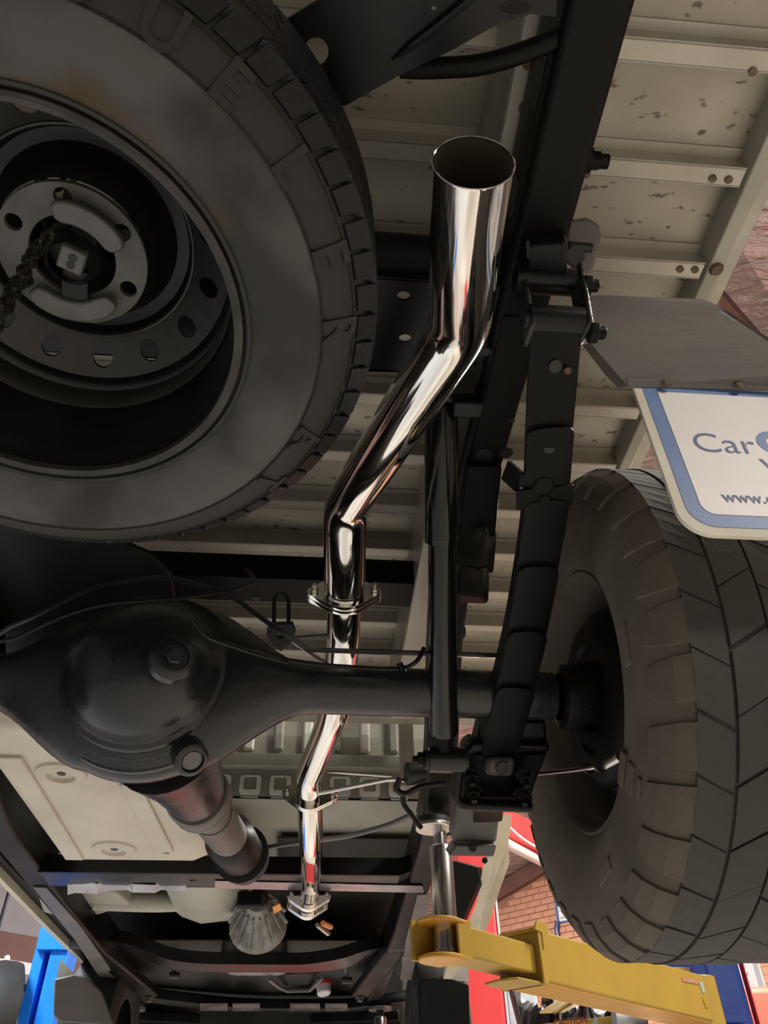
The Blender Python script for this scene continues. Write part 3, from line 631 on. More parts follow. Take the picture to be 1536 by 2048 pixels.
# rim
rm = obj('rim', MB().lathe([(.2195, .010), (.2195, .001), (.2150, -.004), (.2105, -.001), (.2095, .006), (.2085, .018), (.2050, .024), (.2030, .036), (.2020, .055), (.2000, .066), (.1985, .085), (.1975, .120), (.1970, .150), (.1985, .165), (.200, .175), (.219, .19)], 96), M_RIM, sw, local=True)
obj('rim_lip', MB().lathe([(.2195, .003), (.2190, -.0035), (.2150, -.0060), (.2095, -.0035), (.2085, .004)], 96), M_RIMLIP, rm, local=True)
obj('rim_step', MB().lathe([(.1985, .118), (.1955, .112), (.1915, .118), (.1905, .135), (.1930, .150)], 96), M_RIMLIP, rm, local=True)
dm_ = MB(); NS_ = 24; HR = .1597
for i in range(15):
    th0 = 2 * PI * i / 15 + .31; vo = []; vi = []
    for k in range(NS_):
        ang = 2 * PI * k / NS_ + PI / 4; sx, sy = math.cos(ang), math.sin(ang); mxx = max(abs(sx), abs(sy)); uu, vv = sx / mxx, sy / mxx
        r = HR + (.0245 if vv > 0 else .0237) * vv; th = th0 + uu * PI / 15
        vo.append(V(r * math.cos(th), r * math.sin(th), .184 - (r - HR) * .62))
        r = HR + .0132 * sy; th = th0 + .0132 * sx / HR
        vi.append(V(r * math.cos(th), r * math.sin(th), .184 - (r - HR) * .62))
    dm_.add(vo + vi + [q + V(0, 0, .004) for q in vi], [(k, (k + 1) % NS_, NS_ + (k + 1) % NS_, NS_ + k) for k in range(NS_)] + [(NS_ + k, NS_ + (k + 1) % NS_, 2 * NS_ + (k + 1) % NS_, 2 * NS_ + k) for k in range(NS_)])
ds = obj('disc_ring', dm_, M_RIMD, sw, local=True, smooth=35)
obj('disc_edge', MB().lathe([(.1385, .1985), (.1360, .1950), (.1335, .1955), (.1320, .2000)], 90), M_RIMLIP, ds, local=True)
obj('disc_edge', MB().lathe([(.1835, .171), (.1860, .163), (.1900, .155), (.1965, .152)], 90), M_RIM, ds, local=True)
obj('disc_valley', MB().lathe([(.1345, .197), (.127, .212), (.112, .213), (.102, .190), (.0940, .166), (.0896, .153)], 72), M_RIM, sw, local=True)
LP = -.49
holes = [circ(.0712 * math.cos(2 * PI * i / 6 + LP), .0712 * math.sin(2 * PI * i / 6 + LP), .0112, 20) for i in range(6)]
hme = curve_mesh('hub_face', [circ(0, 0, .0870, 64), circ(0, 0, .0515, 40)] + holes, .006, .001)
hb = mobj('hub_face', hme, M_HUB, sw, Matrix.Translation((0, 0, .149)))
obj('hub_edge', MB().lathe([(.0900, .158), (.0902, .1485), (.0876, .1440), (.0842, .1458)], 72), M_HUB, hb, local=True)
for i in range(6):
    a = 2 * PI * i / 6 + LP; c_ = V(.0712 * math.cos(a), .0712 * math.sin(a), .006)
    obj('lug_hole_rim', MB().lathe([(.0195, .1400), (.0185, .1375), (.0150, .1385), (.0135, .1355), (.0112, .1375), (.0105, .150)], 24, Matrix.Translation(c_)), M_RIM, hb, local=True)
    a2 = a + PI / 6; m = MB(); n = 6; r0, r1, da = .0590, .0795, .19
    vs = [V(r * math.cos(a2 + s * da * (.8 if r == r0 else 1)), r * math.sin(a2 + s * da * (.8 if r == r0 else 1)), z) for z in (.1465, .1420) for r, s in ((r0, -1), (r1, -1), (r1, 0), (r1, 1), (r0, 1))]
    m.add(vs, [(0, 1, 2, 3, 4), (5, 6, 7, 8, 9)] + [(i_, (i_ + 1) % 5, 5 + (i_ + 1) % 5, 5 + i_) for i_ in range(5)])
    obj('hub_boss', m, M_HUB, hb, local=True, bevel=.0012)
obj('hub_bore', MB().lathe([(.0525, .147), (.050, .166), (.049, .20)], 40), M_RIM, hb, local=True)
# hoist holding it: square lock block, two curved wing plates and an oily chain
ho = thing('spare_wheel_hoist', SW, 'square hoist block with curved wing plates in the spare wheel centre', 'hoist', M=SWM)
HC = V(.001, .0005, 0)
for a0, a1 in ((-97, -18), (46, 144)):
    n = 16; m = MB(); o_ = []; i_ = []
    for k in range(n + 1):
        a = math.radians(a0 + (a1 - a0) * k / n); w_ = 1 if 1 < k < n - 1 else (.86 if k in (1, n - 1) else .55)
        o_.append((.0620 + .0130 * w_, a)); i_.append((.0620 - .0130 * w_, a))
    poly = [HC + V(r * math.cos(a), r * math.sin(a), .123) for r, a in o_] + [HC + V(r * math.cos(a), r * math.sin(a), .123) for r, a in reversed(i_)]
    m.prism(poly, (0, 0, .012)); obj('wing_plate', m, M_HUB, ho, local=True, bevel=.003)
    am = math.radians((a0 + a1) / 2); obj('wing_stem', MB().bar(HC + V(.02 * math.cos(am), .02 * math.sin(am), .148), HC + V(.055 * math.cos(am), .055 * math.sin(am), .135), .03, .006), M_RIM, ho, local=True)
M45 = Matrix.Translation((.006, -.006, .022)) @ Matrix.Rotation(.44, 4, 'Z')
obj('saddle', MB().lathe([(.024, .128), (.034, .140), (.036, .17), (.02, .175)], 32), M_RIM, ho, local=True)
lb = obj('lock_block', MB().box((-.0150, -.0150, .098), (.0150, .0150, .135), M45), M_HUB, ho, local=True, bevel=.003)
for s in (-1, 1): obj('key_slot', MB().disc(M45 @ V(.001, s * .0048, .0983), (0, 0, -1), .0052, .0012, 14), M_DARK, lb, local=True)
ch = thing('hoist_chain', P(20, 600, dep=.72), 'oily dark chain hanging across the left of the spare wheel hub', 'chain')
cpts = [P(100, 470, dep=.80), P(70, 500, dep=.78), P(55, 530, dep=.75), P(42, 558, dep=.72), P(22, 590, dep=.69), P(8, 625, dep=.67), P(-20, 660, dep=.65)]
cpts = fillet(cpts, .02, 2); L_ = []
for i in range(len(cpts) - 1):
    d = (cpts[i + 1] - cpts[i])
    n = max(1, round(d.length / .016))
    for k in range(n): L_.append((cpts[i] + d * (k + .5) / n, d.normalized()))
lk = MB().tube([V(.0055 * math.cos(t) , .0125 * math.sin(t), 0) for t in [2 * PI * i / 14 for i in range(14)]], .0024, 6, closed=True)
lkm = mesh_of('chain_link', lk); lkm.materials.append(M_GREASE)
for i, (p, d) in enumerate(L_):
    x = d.cross(V(0, 0, 1)).normalized(); z = x.cross(d)
    if i % 2: x, z = z, -x
    mobj('chain_link', lkm, None, ch, frame(p - BASE[ch.name], x, d, z))

# ------------------------------------------------------------------ rear axle
AXC = V(-.285, 1.19, .635)
ax = thing('rear_axle', AXC, 'black rear axle housing with round differential cover and drain plug', 'axle')
def axring(x, ry, rz, cz=.635, cy=1.19, n=32, flat=0):
    return [V(x, cy + ry * math.cos(2 * PI * i / n), cz + rz * math.sin(2 * PI * i / n)) for i in range(n)]
def r_at(d):                                   # banjo radius by distance from the differential centre
    t = min(1, max(0, (abs(d) - .07) / .20)); s = t * t * (3 - 2 * t)
    return .148 * (1 - s) + .0405 * s
rings = []
x = -1.00
while x <= .42:
    d = x - AXC.x
    if abs(d) < .135: rz = math.sqrt(max(.0, .165 ** 2 - d * d)) ; rz = max(rz, r_at(d))
    else: rz = r_at(d)
    ry = .0405 + (.072 - .0405) * max(0, (rz - .0405) / .12)
    rings.append(axring(x, ry, rz)); x += .02
obj('axle_housing', MB().loft(rings), M_AXLE, ax, smooth=60)
# the pressed seam on top of the housing
seam = []
for i in range(46):
    x = -1.0 + i * .0305; d = x - AXC.x; rz = max(r_at(d), math.sqrt(max(0, .163 ** 2 - d * d)) if abs(d) < .135 else 0)
    seam.append(V(x, 1.135 - .02 * (rz > .05), .635 + rz + .004))
obj('housing_seam', MB().tube(seam, .0045, 8), M_AXLE, ax)
cd = zframe(V(AXC.x, 1.19, .632), V(0.0, -1, -.10), V(1, 0, 0))
dome = [(.0, .150), (.035, .148), (.062, .140), (.086, .125), (.103, .106), (.111, .088), (.114, .080), (.120, .076), (.123, .070), (.123, .060)]
cov = obj('differential_cover', MB().lathe(dome, 64, cd), M_AXLE, ax, smooth=50)
obj('cover_rib', MB().lathe([(.1220, .072), (.1290, .068), (.1310, .060), (.1270, .052)], 64, cd), M_AXLE, cov)
obj('cover_rib', MB().lathe([(.1310, .058), (.1390, .053), (.1410, .044), (.1350, .036)], 64, cd), M_AXLE, cov)
obj('cover_rib', MB().lathe([(.1400, .042), (.1530, .038), (.1560, .028), (.150, .014), (.148, -.02)], 64, cd), M_AXLE, cov)
dp = P(347, 1316, dep=1.12); dn = (V(.30, -.85, -.15)).normalized()
obj('plug_boss', MB().lathe([(.036, -.012), (.034, .002), (.028, .007), (.0215, .008), (.020, .002), (.0, .002)], 36, zframe(dp, dn)), M_AXLE, cov)
obj('drain_plug', MB().disc(dp, dn, .0135, .014, 6), M_AXLE, cov, bevel=.002)
# pinion nose with round plug
nose = MB().tube([P(330, 1480, dep=1.33), P(365, 1535, dep=1.42), P(393, 1588, dep=1.50)], [.095, .072, .055], 28)
obj('pinion_nose', nose, M_AXLE, ax, smooth=60)
pl = P(384, 1521, dep=1.165); pn = V(.42, -.55, -.72).normalized()
obj('plug_boss', MB().lathe([(.027, -.11), (.026, .0), (.021, .004), (.018, .004), (.0165, -.002), (.0, -.002)], 32, zframe(pl, pn)), M_AXLE, ax)
obj('filler_plug', MB().disc(pl + pn * -.002, pn, .0145, .003, 28), M_SHAFT, ax)
# brake line on the housing
bl = [P(*q, dep=d) for q, d in (((510, 1298), 1.27), ((560, 1318), 1.28), ((640, 1330), 1.285), ((760, 1338), 1.29), ((812, 1337), 1.285), ((836, 1322), 1.28), ((848, 1296), 1.30))]
obj('brake_line', MB().tube(fillet(bl, .02, 4), .0038, 8), M_BLACK, ax)
bl = [P(*q, dep=d) for q, d in (((385, 1240), 1.15), ((405, 1268), 1.15), ((430, 1280), 1.17), ((520, 1310), 1.23), ((575, 1324), 1.26))]
obj('brake_line', MB().tube(fillet(bl, .02, 4), .0038, 8), M_BLACK, ax)
obj('line_clip', MB().tube([P(800, 1326, dep=1.275), P(806, 1344, dep=1.27)], .006, 8), M_BLACK, ax)
bl = [P(*q, dep=d) for q, d in (((-20, 1285), 1.10), ((30, 1278), 1.12), ((110, 1238), 1.15), ((200, 1210), 1.18), ((280, 1203), 1.20), ((360, 1199), 1.24), ((470, 1180), 1.30), ((515, 1160), 1.36), ((490, 1140), 1.40))]
obj('park_brake_line', MB().tube(fillet(bl, .05, 5), .0032, 8), M_BLACK, ax)
# brake drum and backing plate inside the rear wheel
dm = frame(V(.460, 1.19, .634), (0, 1, 0), (0, 0, 1), (1, 0, 0))
obj('backing_plate', MB().lathe([(.03, .012), (.09, .012), (.095, .004), (.125, .004), (.148, .022), (.150, .03)], 56, dm), M_BLACKM, ax)
obj('brake_drum', MB().lathe([(.150, .03), (.156, .034), (.158, .09), (.150, .12), (.05, .125)], 56, dm), M_BLACK, ax)
obj('axle_flange', MB().lathe([(.040, -.05), (.055, -.045), (.062, .0), (.062, .015)], 32, dm), M_BLACK, ax)
obj('wheel_cylinder', MB().tube([P(1165, 1440, x=.452), P(1178, 1478, x=.452)], .016, 12), M_DUSTY, ax)
obj('cylinder_line', MB().tube(fillet([P(1160, 1488, x=.45), P(1150, 1465, x=.44), P(1162, 1430, x=.445), P(1185, 1410, x=.45)], .01, 3), .003, 8), M_DUSTY, ax)
hbk = thing('handbrake_cable', P(1150, 1540, x=.42), 'silver sleeved handbrake cable running into the rear drum', 'cable')
hp = fillet([P(1068, 1548, x=.39), P(1120, 1543, x=.41), P(1180, 1536, x=.43), P(1205, 1532, x=.44), P(1240, 1515, x=.45)], .03, 4)
obj('cable', MB().tube(hp, .0038, 10), M_CHROME, hbk)
obj('cable_sleeve', MB().tube([P(1195, 1535, x=.436), P(1212, 1531, x=.44), P(1242, 1514, x=.45)], [.006, .0075, .0085], 12), M_BRIGHT, hbk)
for px, py in ((1175, 1537), (1200, 1534)): obj('cable_clip', MB().tube([P(px, py, x=.432), P(px + 3, py - .4, x=.4325)], .0085, 12), M_DARK, hbk)

# propeller shaft
ps = thing('propeller_shaft', P(430, 1640, dep=1.8), 'grey propeller shaft running forward from the differential', 'drive shaft')
A0 = P(393, 1588, dep=1.50); B0 = P(505, 1738, dep=2.22); dirn = (B0 - A0).normalized()
obj('pinion_flange', MB().lathe([(.0, .0), (.058, .0), (.062, .006), (.062, .034), (.054, .040), (.045, .042)], 36, zframe(A0, dirn)), M_SHAFT, ps)
fr2 = zframe(A0 + dirn * .044, dirn); obj('joint_flange', MB().lathe([(.0, .0), (.060, .0), (.062, .012), (.040, .02), (.034, .05), (.034, .06)], 36, fr2), M_SHAFT, ps)
for i in range(4):
    a = PI / 4 + i * PI / 2; c_ = fr2 @ V(.05 * math.cos(a), .05 * math.sin(a), .012); bolt(ps, c_, dirn, .0075, M_SHAFT, length=.008)
obj('joint_yoke', MB().tube([A0 + dirn * .08, A0 + dirn * .14, A0 + dirn * .17], [.036, .042, .043], 24), M_SHAFT, ps)
obj('shaft_tube', MB().tube([A0 + dirn * .165, A0 + dirn * .40, A0 + dirn * .56], [.045, .046, .046], 28), M_SHAFT, ps)
obj('shaft_collar', MB().tube([A0 + dirn * .40, A0 + dirn * .43, A0 + dirn * .62], [.047, .060, .058], 28), M_BLACKM, ps)
obj('bearing_block', MB().tube([A0 + dirn * .62, A0 + dirn * .70], [.072, .066], 24), M_DARK, ps)

# ------------------------------------------------------------------ leaf spring, shackle, clamp
ls_ = thing('leaf_spring', P(1080, 1000, dep=1.1), 'black multi-leaf rear spring running from shackle to axle beside the wheel', 'spring')
SP = [P(1112, 655, dep=.955), P(1105, 760, dep=1.00), P(1098, 860, dep=1.05), P(1090, 985, dep=1.115), P(1072, 1110, dep=1.185), P(1046, 1250, dep=1.26), P(1018, 1365, dep=1.32), P(995, 1450, dep=1.37), P(985, 1530, dep=1.45), P(975, 1640, dep=1.72)]
def cr(pts, n=8):
    out = []
    for i in range(len(pts) - 1):
        p0 = pts[max(0, i - 1)]; p1 = pts[i]; p2 = pts[i + 1]; p3 = pts[min(len(pts) - 1, i + 2)]
        for k in range(n):
            t = k / n; out.append(.5 * ((2 * p1) + (p2 - p0) * t + (2 * p0 - 5 * p1 + 4 * p2 - p3) * t * t + (3 * p1 - p0 - 3 * p2 + p3) * t ** 3))
    out.append(pts[-1]); return out
SPC = cr(SP)
def leaf(i0, i1, off, w, t, round_end):
    rings = []
    st_ = [i0 + q for q in ((0, .12, .3, .55, .8, 1.1) if round_end else (0,))] + [i for i in range(i0 + (2 if round_end else 1), i1 + 1)]
    for fi in st_:
        i = int(fi); p = SPC[i].lerp(SPC[min(i + 1, len(SPC) - 1)], fi - i); y = (SPC[min(i + 1, len(SPC) - 1)] - SPC[max(i - 1, 0)]).normalized()
        x = V(1, 0, 0); x = (x - y * x.dot(y)).normalized(); z = x.cross(y)
        ww = w
        if round_end and fi - i0 < 1.2: ww = w * (.30 + .70 * math.sqrt(max(0, 1 - (1 - (fi - i0) / 1.1) ** 2)))
        rings.append([p + x * sx * ww / 2 + z * (off + sz * t / 2) for sx, sz in ((-1, -.7), (-.86, -1), (-.4, -1.2), (.4, -1.2), (.86, -1), (1, -.7), (1, 1), (-1, 1))])
    return MB().loft(rings)
NS = len(SPC)
obj('leaf', leaf(0, NS - 1, 0, .064, .008, False), M_BLACKM, ls_, smooth=30)
for i0, k in ((15, 1), (24, 2), (32, 3), (39, 4), (46, 5)):
    obj('leaf', leaf(i0, min(NS - 16 + k, 58), -.0085 * k, .064, .007, True), M_BLACKM, ls_, smooth=30)
eye = P(1113, 655, dep=.958)
obj('spring_eye', MB().tube([eye + V(-.034, 0, .012), eye + V(.034, 0, .012)], .020, 24), M_BLACK, ls_)
obj('spring_eye_bush', MB().tube([eye + V(-.040, 0, .012), eye + V(.040, 0, .012)], .012, 20), M_DARK, ls_)
for px, py, r, d in ((1110, 732, .0085, .985), (1135, 741, .0045, .985), (1098, 895, .008, 1.06)):
    obj('leaf_hole', MB().disc(P(px, py, dep=d - .004), (0, -.45, -.9), r, .003, 16), M_RUST if r < .006 else M_DARK, ls_)
ck = P(1090, 975, dep=1.10)
obj('leaf_clamp', MB().bar(P(1088, 946, dep=1.085), P(1084, 972, dep=1.098), .070, .006, up=(0, -.5, -1)), M_BLACKM, ls_, bevel=.002)
obj('leaf_clamp', MB().bar(P(1090, 974, dep=1.092), P(1088, 1014, dep=1.112), .082, .006, up=(0, -.5, -1)), M_BLACKM, ls_, bevel=.002)
obj('clamp_rivet', MB().disc(P(1090, 998, dep=1.100), (0, -.45, -.9), .009, .004, 18, r2=.006), M_BLACKM, ls_)
obj('clamp_rivet', MB().disc(P(1088, 970, dep=1.090), (0, -.45, -.9), .016, .004, 22, r2=.012), M_BLACKM, ls_)
obj('clamp_ear', MB().bar(P(1040, 965, dep=1.10), P(1012, 940, dep=1.13), .030, .006, up=(0, -.4, -1)), M_BLACKM, ls_)
sk = thing('spring_shackle', eye, 'black spring shackle with two pivot bolts at the leaf spring rear eye', 'shackle')
top_ = P(1092, 562, dep=1.03)
obj('pivot_tube', MB().tube([top_ + V(-.042, 0, 0), top_ + V(.042, 0, 0)], .0185, 24), M_BLACK, sk)
for s, a, b in ((1, (1152, 545), (1172, 668)), (-1, (1040, 560), (1060, 672))):
    pa = P(*a, dep=1.04); pb = P(*b, dep=.955)
    obj('shackle_plate', MB().bar(pa, pb, .007, .036, up=(0, -.5, -1)), M_GREASE, sk, bevel=.003)
for px, py, d in ((1166, 570, 1.01), (1178, 665, .95)):
    p = P(px, py, dep=d); m = MB(); m.disc(p, (1, 0, 0), .0145, .010, 6); m.disc(p + V(.010, 0, 0), (1, 0, 0), .0085, .010, 12)
    obj('pivot_nut', m, M_BLACKM, sk, bevel=.001)
# U-bolt plate
up_ = thing('spring_plate', P(1000, 1560, dep=1.33), 'black spring clamping plate with U-bolts under the axle end', 'bracket')
D = 1.34
obj('plate_top', MB().prism([P(*q, dep=D) for q in ((945, 1484), (1100, 1486), (1100, 1506), (990, 1500), (950, 1508), (930, 1520), (930, 1500))], (0, .05, .04)), M_BLACK, up_, bevel=.006)
obj('plate_body', MB().prism([P(*q, dep=D + .02) for q in ((938, 1508), (1095, 1506), (1068, 1575), (1062, 1600), (922, 1600), (930, 1560))], (0, .03, .03)), M_BLACKM, up_, bevel=.004)
obj('spring_pad', MB().prism([P(*q, dep=1.36) for q in ((962, 1440), (1092, 1440), (1096, 1490), (950, 1490))], (0, .04, .03)), M_BLACK, up_, bevel=.006)
obj('plate_pad', MB().prism([P(*q, dep=D - .005) for q in ((978, 1516), (1032, 1516), (1028, 1554), (972, 1552))], (0, .03, .02)), M_SHAFT, up_, bevel=.008)
obj('plate_hole', MB().disc(P(1005, 1536, dep=D - .010), (0, -.65, -.75), .0125, .003, 18), M_DARK, up_)
obj('plate_lip', MB().tube(fillet([P(922, 1520, dep=D - .03), P(912, 1598, dep=D - .03), P(925, 1611, dep=D - .03), P(1064, 1616, dep=D - .03)], .02, 5), .008, 10), M_BLACK, up_)
obj('plate_floor', MB().prism([P(*q, dep=D - .02) for q in ((928, 1590), (1066, 1592), (1064, 1618), (918, 1612))], (0, .02, .015)), M_BLACK, up_, bevel=.004)
for px, py in ((945, 1578), (1044, 1584), (942, 1545), (1048, 1548)):
    p = P(px, py, dep=D - .02)
    bolt(up_, p, (0, -.25, -.95), .0115, M_DUSTY, 'u_bolt_nut', length=.014)

# ------------------------------------------------------------------ shock absorber
S0 = P(882, 790, dep=1.235); S1 = P(888, 1490, dep=1.30); sd = (S1 - S0).normalized(); SL = (S1 - S0).length
sa = thing('shock_absorber', S1, 'glossy black rear shock absorber slanting down to the axle plate', 'shock absorber')
pt = lambda px_y: S0 + (S1 - S0) * ((px_y - 790) / 700.)
obj('dust_tube', MB().tube([P(882, 808, dep=1.24), P(882, 825, dep=1.24), P(883, 1076, dep=1.265)], [.022, .0272, .0272], 32), M_GLOSS, sa)
obj('tube_rim', MB().tube([P(883, 1072, dep=1.264), P(883, 1084, dep=1.266)], .0280, 32), M_GLOSS, sa)
obj('damper_body', MB().tube([P(884, 1080, dep=1.265), P(887, 1462, dep=1.30), P(887, 1472, dep=1.30)], [.0225, .0248, .020], 32), M_GLOSS, sa)
obj('damper_neck', MB().tube([P(887, 1470, dep=1.30), P(888, 1500, dep=1.305)], .0145, 20), M_BLACKM, sa)
lo_ = P(893, 1520, dep=1.305)
obj('lower_eye', MB().tube([lo_ + V(-.030, 0, 0), lo_ + V(.030, 0, 0)], .0215, 28), M_GLOSS, sa)
obj('lower_bush', MB().tube([lo_ + V(-.036, 0, 0), lo_ + V(.036, 0, 0)], .015, 20), M_DARK, sa)
bolt(sa, lo_ + V(-.036, 0, 0), (-1, 0, 0), .012, M_BLACKM, 'pivot_nut', length=.010)
hi_ = P(884, 795, dep=1.235)
obj('upper_eye', MB().tube([hi_ + V(-.022, 0, 0), hi_ + V(.055, 0, 0)], .016, 24), M_GLOSS, sa)

# ------------------------------------------------------------------ exhaust
ex = thing('exhaust_pipe', P(690, 1200, dep=1.43), 'polished stainless exhaust tailpipe bending over the axle to an open rear tip', 'exhaust pipe')
RP = .038
tip = P(947, 325, dep=.71); path = [tip, P(930, 500, dep=.815), P(921, 655, dep=.945), P(690, 1015, dep=1.33), P(689, 1190, dep=1.43)]
pf = fillet(path, .030, 5)
def open_pipe(pts, r, cut=None, n=56):
    m = MB().tube(pts, r, n, caps=False); 
    return m
m = open_pipe(pf, RP)
# slash cut of the tip
axis = (pf[0] - pf[1]).normalized(); cutn = (axis + V(.05, 0, .12)).normalized()
for j in range(56):
    v = m.v[j]; t_ = (tip - v).dot(cutn) / axis.dot(cutn); m.v[j] = v + axis * t_
tp = obj('tail_section', m, M_STEEL, ex, smooth=60)
mi_ = open_pipe([pf[0], pf[1], pf[1] * .5 + pf[2] * .5, pf[3]], RP - .0016)
for j in range(56):
    v = mi_.v[j]; t_ = (tip - v).dot(cutn) / axis.dot(cutn); mi_.v[j] = v + axis * t_
obj('tip_lining', mi_, M_STEELIN, tp, smooth=60)
rimring = MB(); b0 = [m.v[j] for j in range(56)]
rimring.tube(b0, .0011, 6, closed=True); obj('tip_rim', rimring, M_STEEL, tp)
F1 = P(689, 1190, dep=1.43); F2 = P(620, 1590, dep=1.87); F3 = P(622, 1772, h=.715)
path2 = [F1, P(686, 1290, dep=1.45), P(672, 1420, dep=1.57), P(616, 1555, dep=1.82), F2]
obj('over_axle_section', MB().tube(fillet(path2, .07, 6), .0315, 48), M_STEEL, ex, smooth=60)
path3 = [F2, P(621, 1640, dep=1.95), P(622, 1700, dep=2.06), F3]
obj('front_section', MB().tube(fillet(path3, .05, 4), .0315, 48), M_STEEL, ex, smooth=60)
def flange(p, axis, xdir, rp, ear, name, sm=1.0):
    M = zframe(p, axis, xdir)
    out = []
    rr = rp + .010; er = .0125
    tl = math.acos((rr - er) / ear)
    for a0, a1, cx, rad in ((-tl, tl, ear, er), (tl, PI - tl, 0, rr), (PI - tl, PI + tl, -ear, er), (PI + tl, 2 * PI - tl, 0, rr)):
        for k in range(9):
            a = a0 + (a1 - a0) * k / 8; out.append((cx + rad * math.cos(a), rad * math.sin(a)))
    o = None
    for z in (-.0045, .0050):
        me = curve_mesh('flange_plate', [out, circ(0, 0, rp - .001, 32), circ(ear, 0, .0045, 12), circ(-ear, 0, .0045, 12)], .008, .0008)
        o = mobj('flange_plate', me, M_STEEL, ex, Matrix.Translation(-BASE[ex.name]) @ M @ Matrix.Translation((0, 0, z)))
    for s in (-1, 1):
        c_ = M @ V(s * ear, 0, 0); a = Vector(axis).normalized()
        mb_ = MB().disc(c_ - a * .010, -a, .0075, .006, 6); mb_.disc(c_ - a * .016, -a, .0042, .010, 10); mb_.disc(c_ + a * .010, a, .0075, .006, 6)
        obj('flange_bolt', mb_, M_BRIGHT, ex)
flange(F1, V(0, .95, -.31), V(1, 0, 0.08), .038, .056, 'flange')
flange(F2, (P(621, 1640, dep=1.95) - F2), V(1, 0, -.08), .0315, .055, 'flange')
obj('weld_collar', MB().tube([F1 + (pf[-2] - F1).normalized() * .008, F1 + (pf[-2] - F1).normalized() * .018], [.0395, .0383], 40), M_STEEL, ex)
F4 = P(618, 1795, dep=2.42); F5 = P(615, 1812, dep=2.55)
obj('front_section', MB().tube([F3, F4, F5 + V(0, .12, .02)], .0315, 40), M_STEEL, ex)
flange(F4, V(0, .9, -.2), V(1, 0, 0), .0315, .055, 'flange'); flange(F5, V(0, .9, -.2), V(1, 0, 0), .0315, .055, 'flange')
obj('hanger_rod', MB().tube(fillet([P(566, 1270, dep=1.50), P(580, 1278, dep=1.50), P(640, 1320, dep=1.47), P(668, 1330, dep=1.45)], .01, 3), .0042, 10), M_BRIGHT, ex)
obj('hanger_rod', MB().tube([P(585, 1276, dep=1.53), P(655, 1270, dep=1.49)], .003, 8), M_SHAFT, ex)
obj('hanger_rod', MB().tube(fillet([P(628, 1590, dep=1.835), P(640, 1586, dep=1.83), P(780, 1558, dep=1.78), P(808, 1560, dep=1.77)], .02, 3), .0052, 10), M_BRIGHT, ex)
obj('hanger_rod', MB().tube([P(655, 1543, dep=1.86), P(785, 1552, dep=1.80)], .0042, 10), M_BRIGHT, ex)
# rubber hangers
rh = thing('rubber_hanger', P(562, 1280, dep=1.50), 'black rubber exhaust hanger on a wire loop left of the tailpipe flange', 'hanger')
ho_ = [P(*q, dep=1.50) for q in ((538, 1246), (585, 1246), (590, 1262), (580, 1285), (562, 1300), (545, 1288), (535, 1264))]
hx = zframe(P(562, 1270, dep=1.50), V(0, -.65, -.75), V(1, 0, 0)); hin = hx.inverted()
loop = [tuple((hin @ q).xy) for q in ho_]; me = curve_mesh('rubber_block', [loop, rrect(-.007, -.004, .006, .012, .002)], .02, .001)
mobj('rubber_block', me, M_DARK, rh, Matrix.Translation(-BASE[rh.name]) @ hx)
obj('wire_loop', MB().tube(fillet([P(548, 1255, dep=1.51), P(548, 1196, dep=1.56), P(562, 1184, dep=1.57), P(577, 1196, dep=1.56), P(577, 1255, dep=1.51)], .02, 5), .0042, 8), M_DARK, rh)
rh2 = thing('rubber_hanger', P(830, 1560, dep=1.76), 'black rubber exhaust hanger with bent rods below the shock absorber', 'hanger')
obj('rubber_block', MB().tube([P(812, 1548, dep=1.76), P(850, 1545, dep=1.77)], [.026, .024], 18), M_DARK, rh2, bevel=.003)
obj('bent_rod', MB().tube(fillet([P(800, 1555, dep=1.755), P(790, 1580, dep=1.75), P(810, 1590, dep=1.75), P(840, 1572, dep=1.74), P(890, 1566, dep=1.74)], .03, 5), .0065, 10), M_BLACK, rh2)
obj('bent_rod', MB().tube(fillet([P(806, 1590, dep=1.76), P(806, 1608, dep=1.77), P(820, 1625, dep=1.77), P(842, 1655, dep=1.78)], .02, 3), .006, 10), M_BLACKM, rh2)
obj('bent_rod', MB().tube(fillet([P(830, 1626, dep=1.78), P(780, 1650, dep=1.83), P(700, 1672, dep=1.92), P(640, 1680, dep=2.0), P(560, 1690, dep=2.08), P(520, 1698, dep=2.12)], .05, 3), .0062, 10), M_SHAFT, rh2)

# ------------------------------------------------------------------ mud guard and sign flap
mg = thing('mud_guard', P(1300, 700, y=.66), 'grey folded steel mudguard panel behind the rear wheel holding the sign', 'mudguard')
gq = [P(1168, 592, y=.625), P(1200, 590, y=.625), P(1405, 598, y=.625), P(1440, 612, y=.63), P(1640, 742, y=.665), P(1640, 782, y=.70), P(1255, 772, y=.70), P(1180, 685, y=.665)]
obj('guard_panel', MB().prism(gq, (0, .003, .002)), M_GUARD, mg, smooth=0)
obj('side_fold', MB().prism([P(1180, 685, y=.665), P(1255, 772, y=.70), P(1238, 776, y=.735), P(1214, 752, y=.72), P(1166, 690, y=.69)], (0, .002, .002)), M_GUARD, mg, smooth=0)
obj('bottom_fold', MB().prism([P(1252, 757, y=.692), P(1640, 767, y=.692), P(1640, 784, y=.702), P(1256, 775, y=.702)], (0, -.002, -.001)), M_GUARD, mg, smooth=0, bevel=.001)
for px in (1335, 1478): obj('guard_rivet', MB().disc(P(px, 766 + (px - 1335) * .028, y=.691), (0, -1, -.2), .0075, .003, 16, r2=.005), M_RUST, mg)
sg = thing('sign_flap', P(1450, 1070, y=.70), 'white advertising board with blue border hanging from the mudguard before the tyre', 'sign')
SO = P(1266, 780, y=.705); sm_ = frame(SO, (1, 0, .0), (0, 0, 1), (0, -1, 0))     # local x right, y up, z towards the viewer
SWD, SHT = .46, -.278
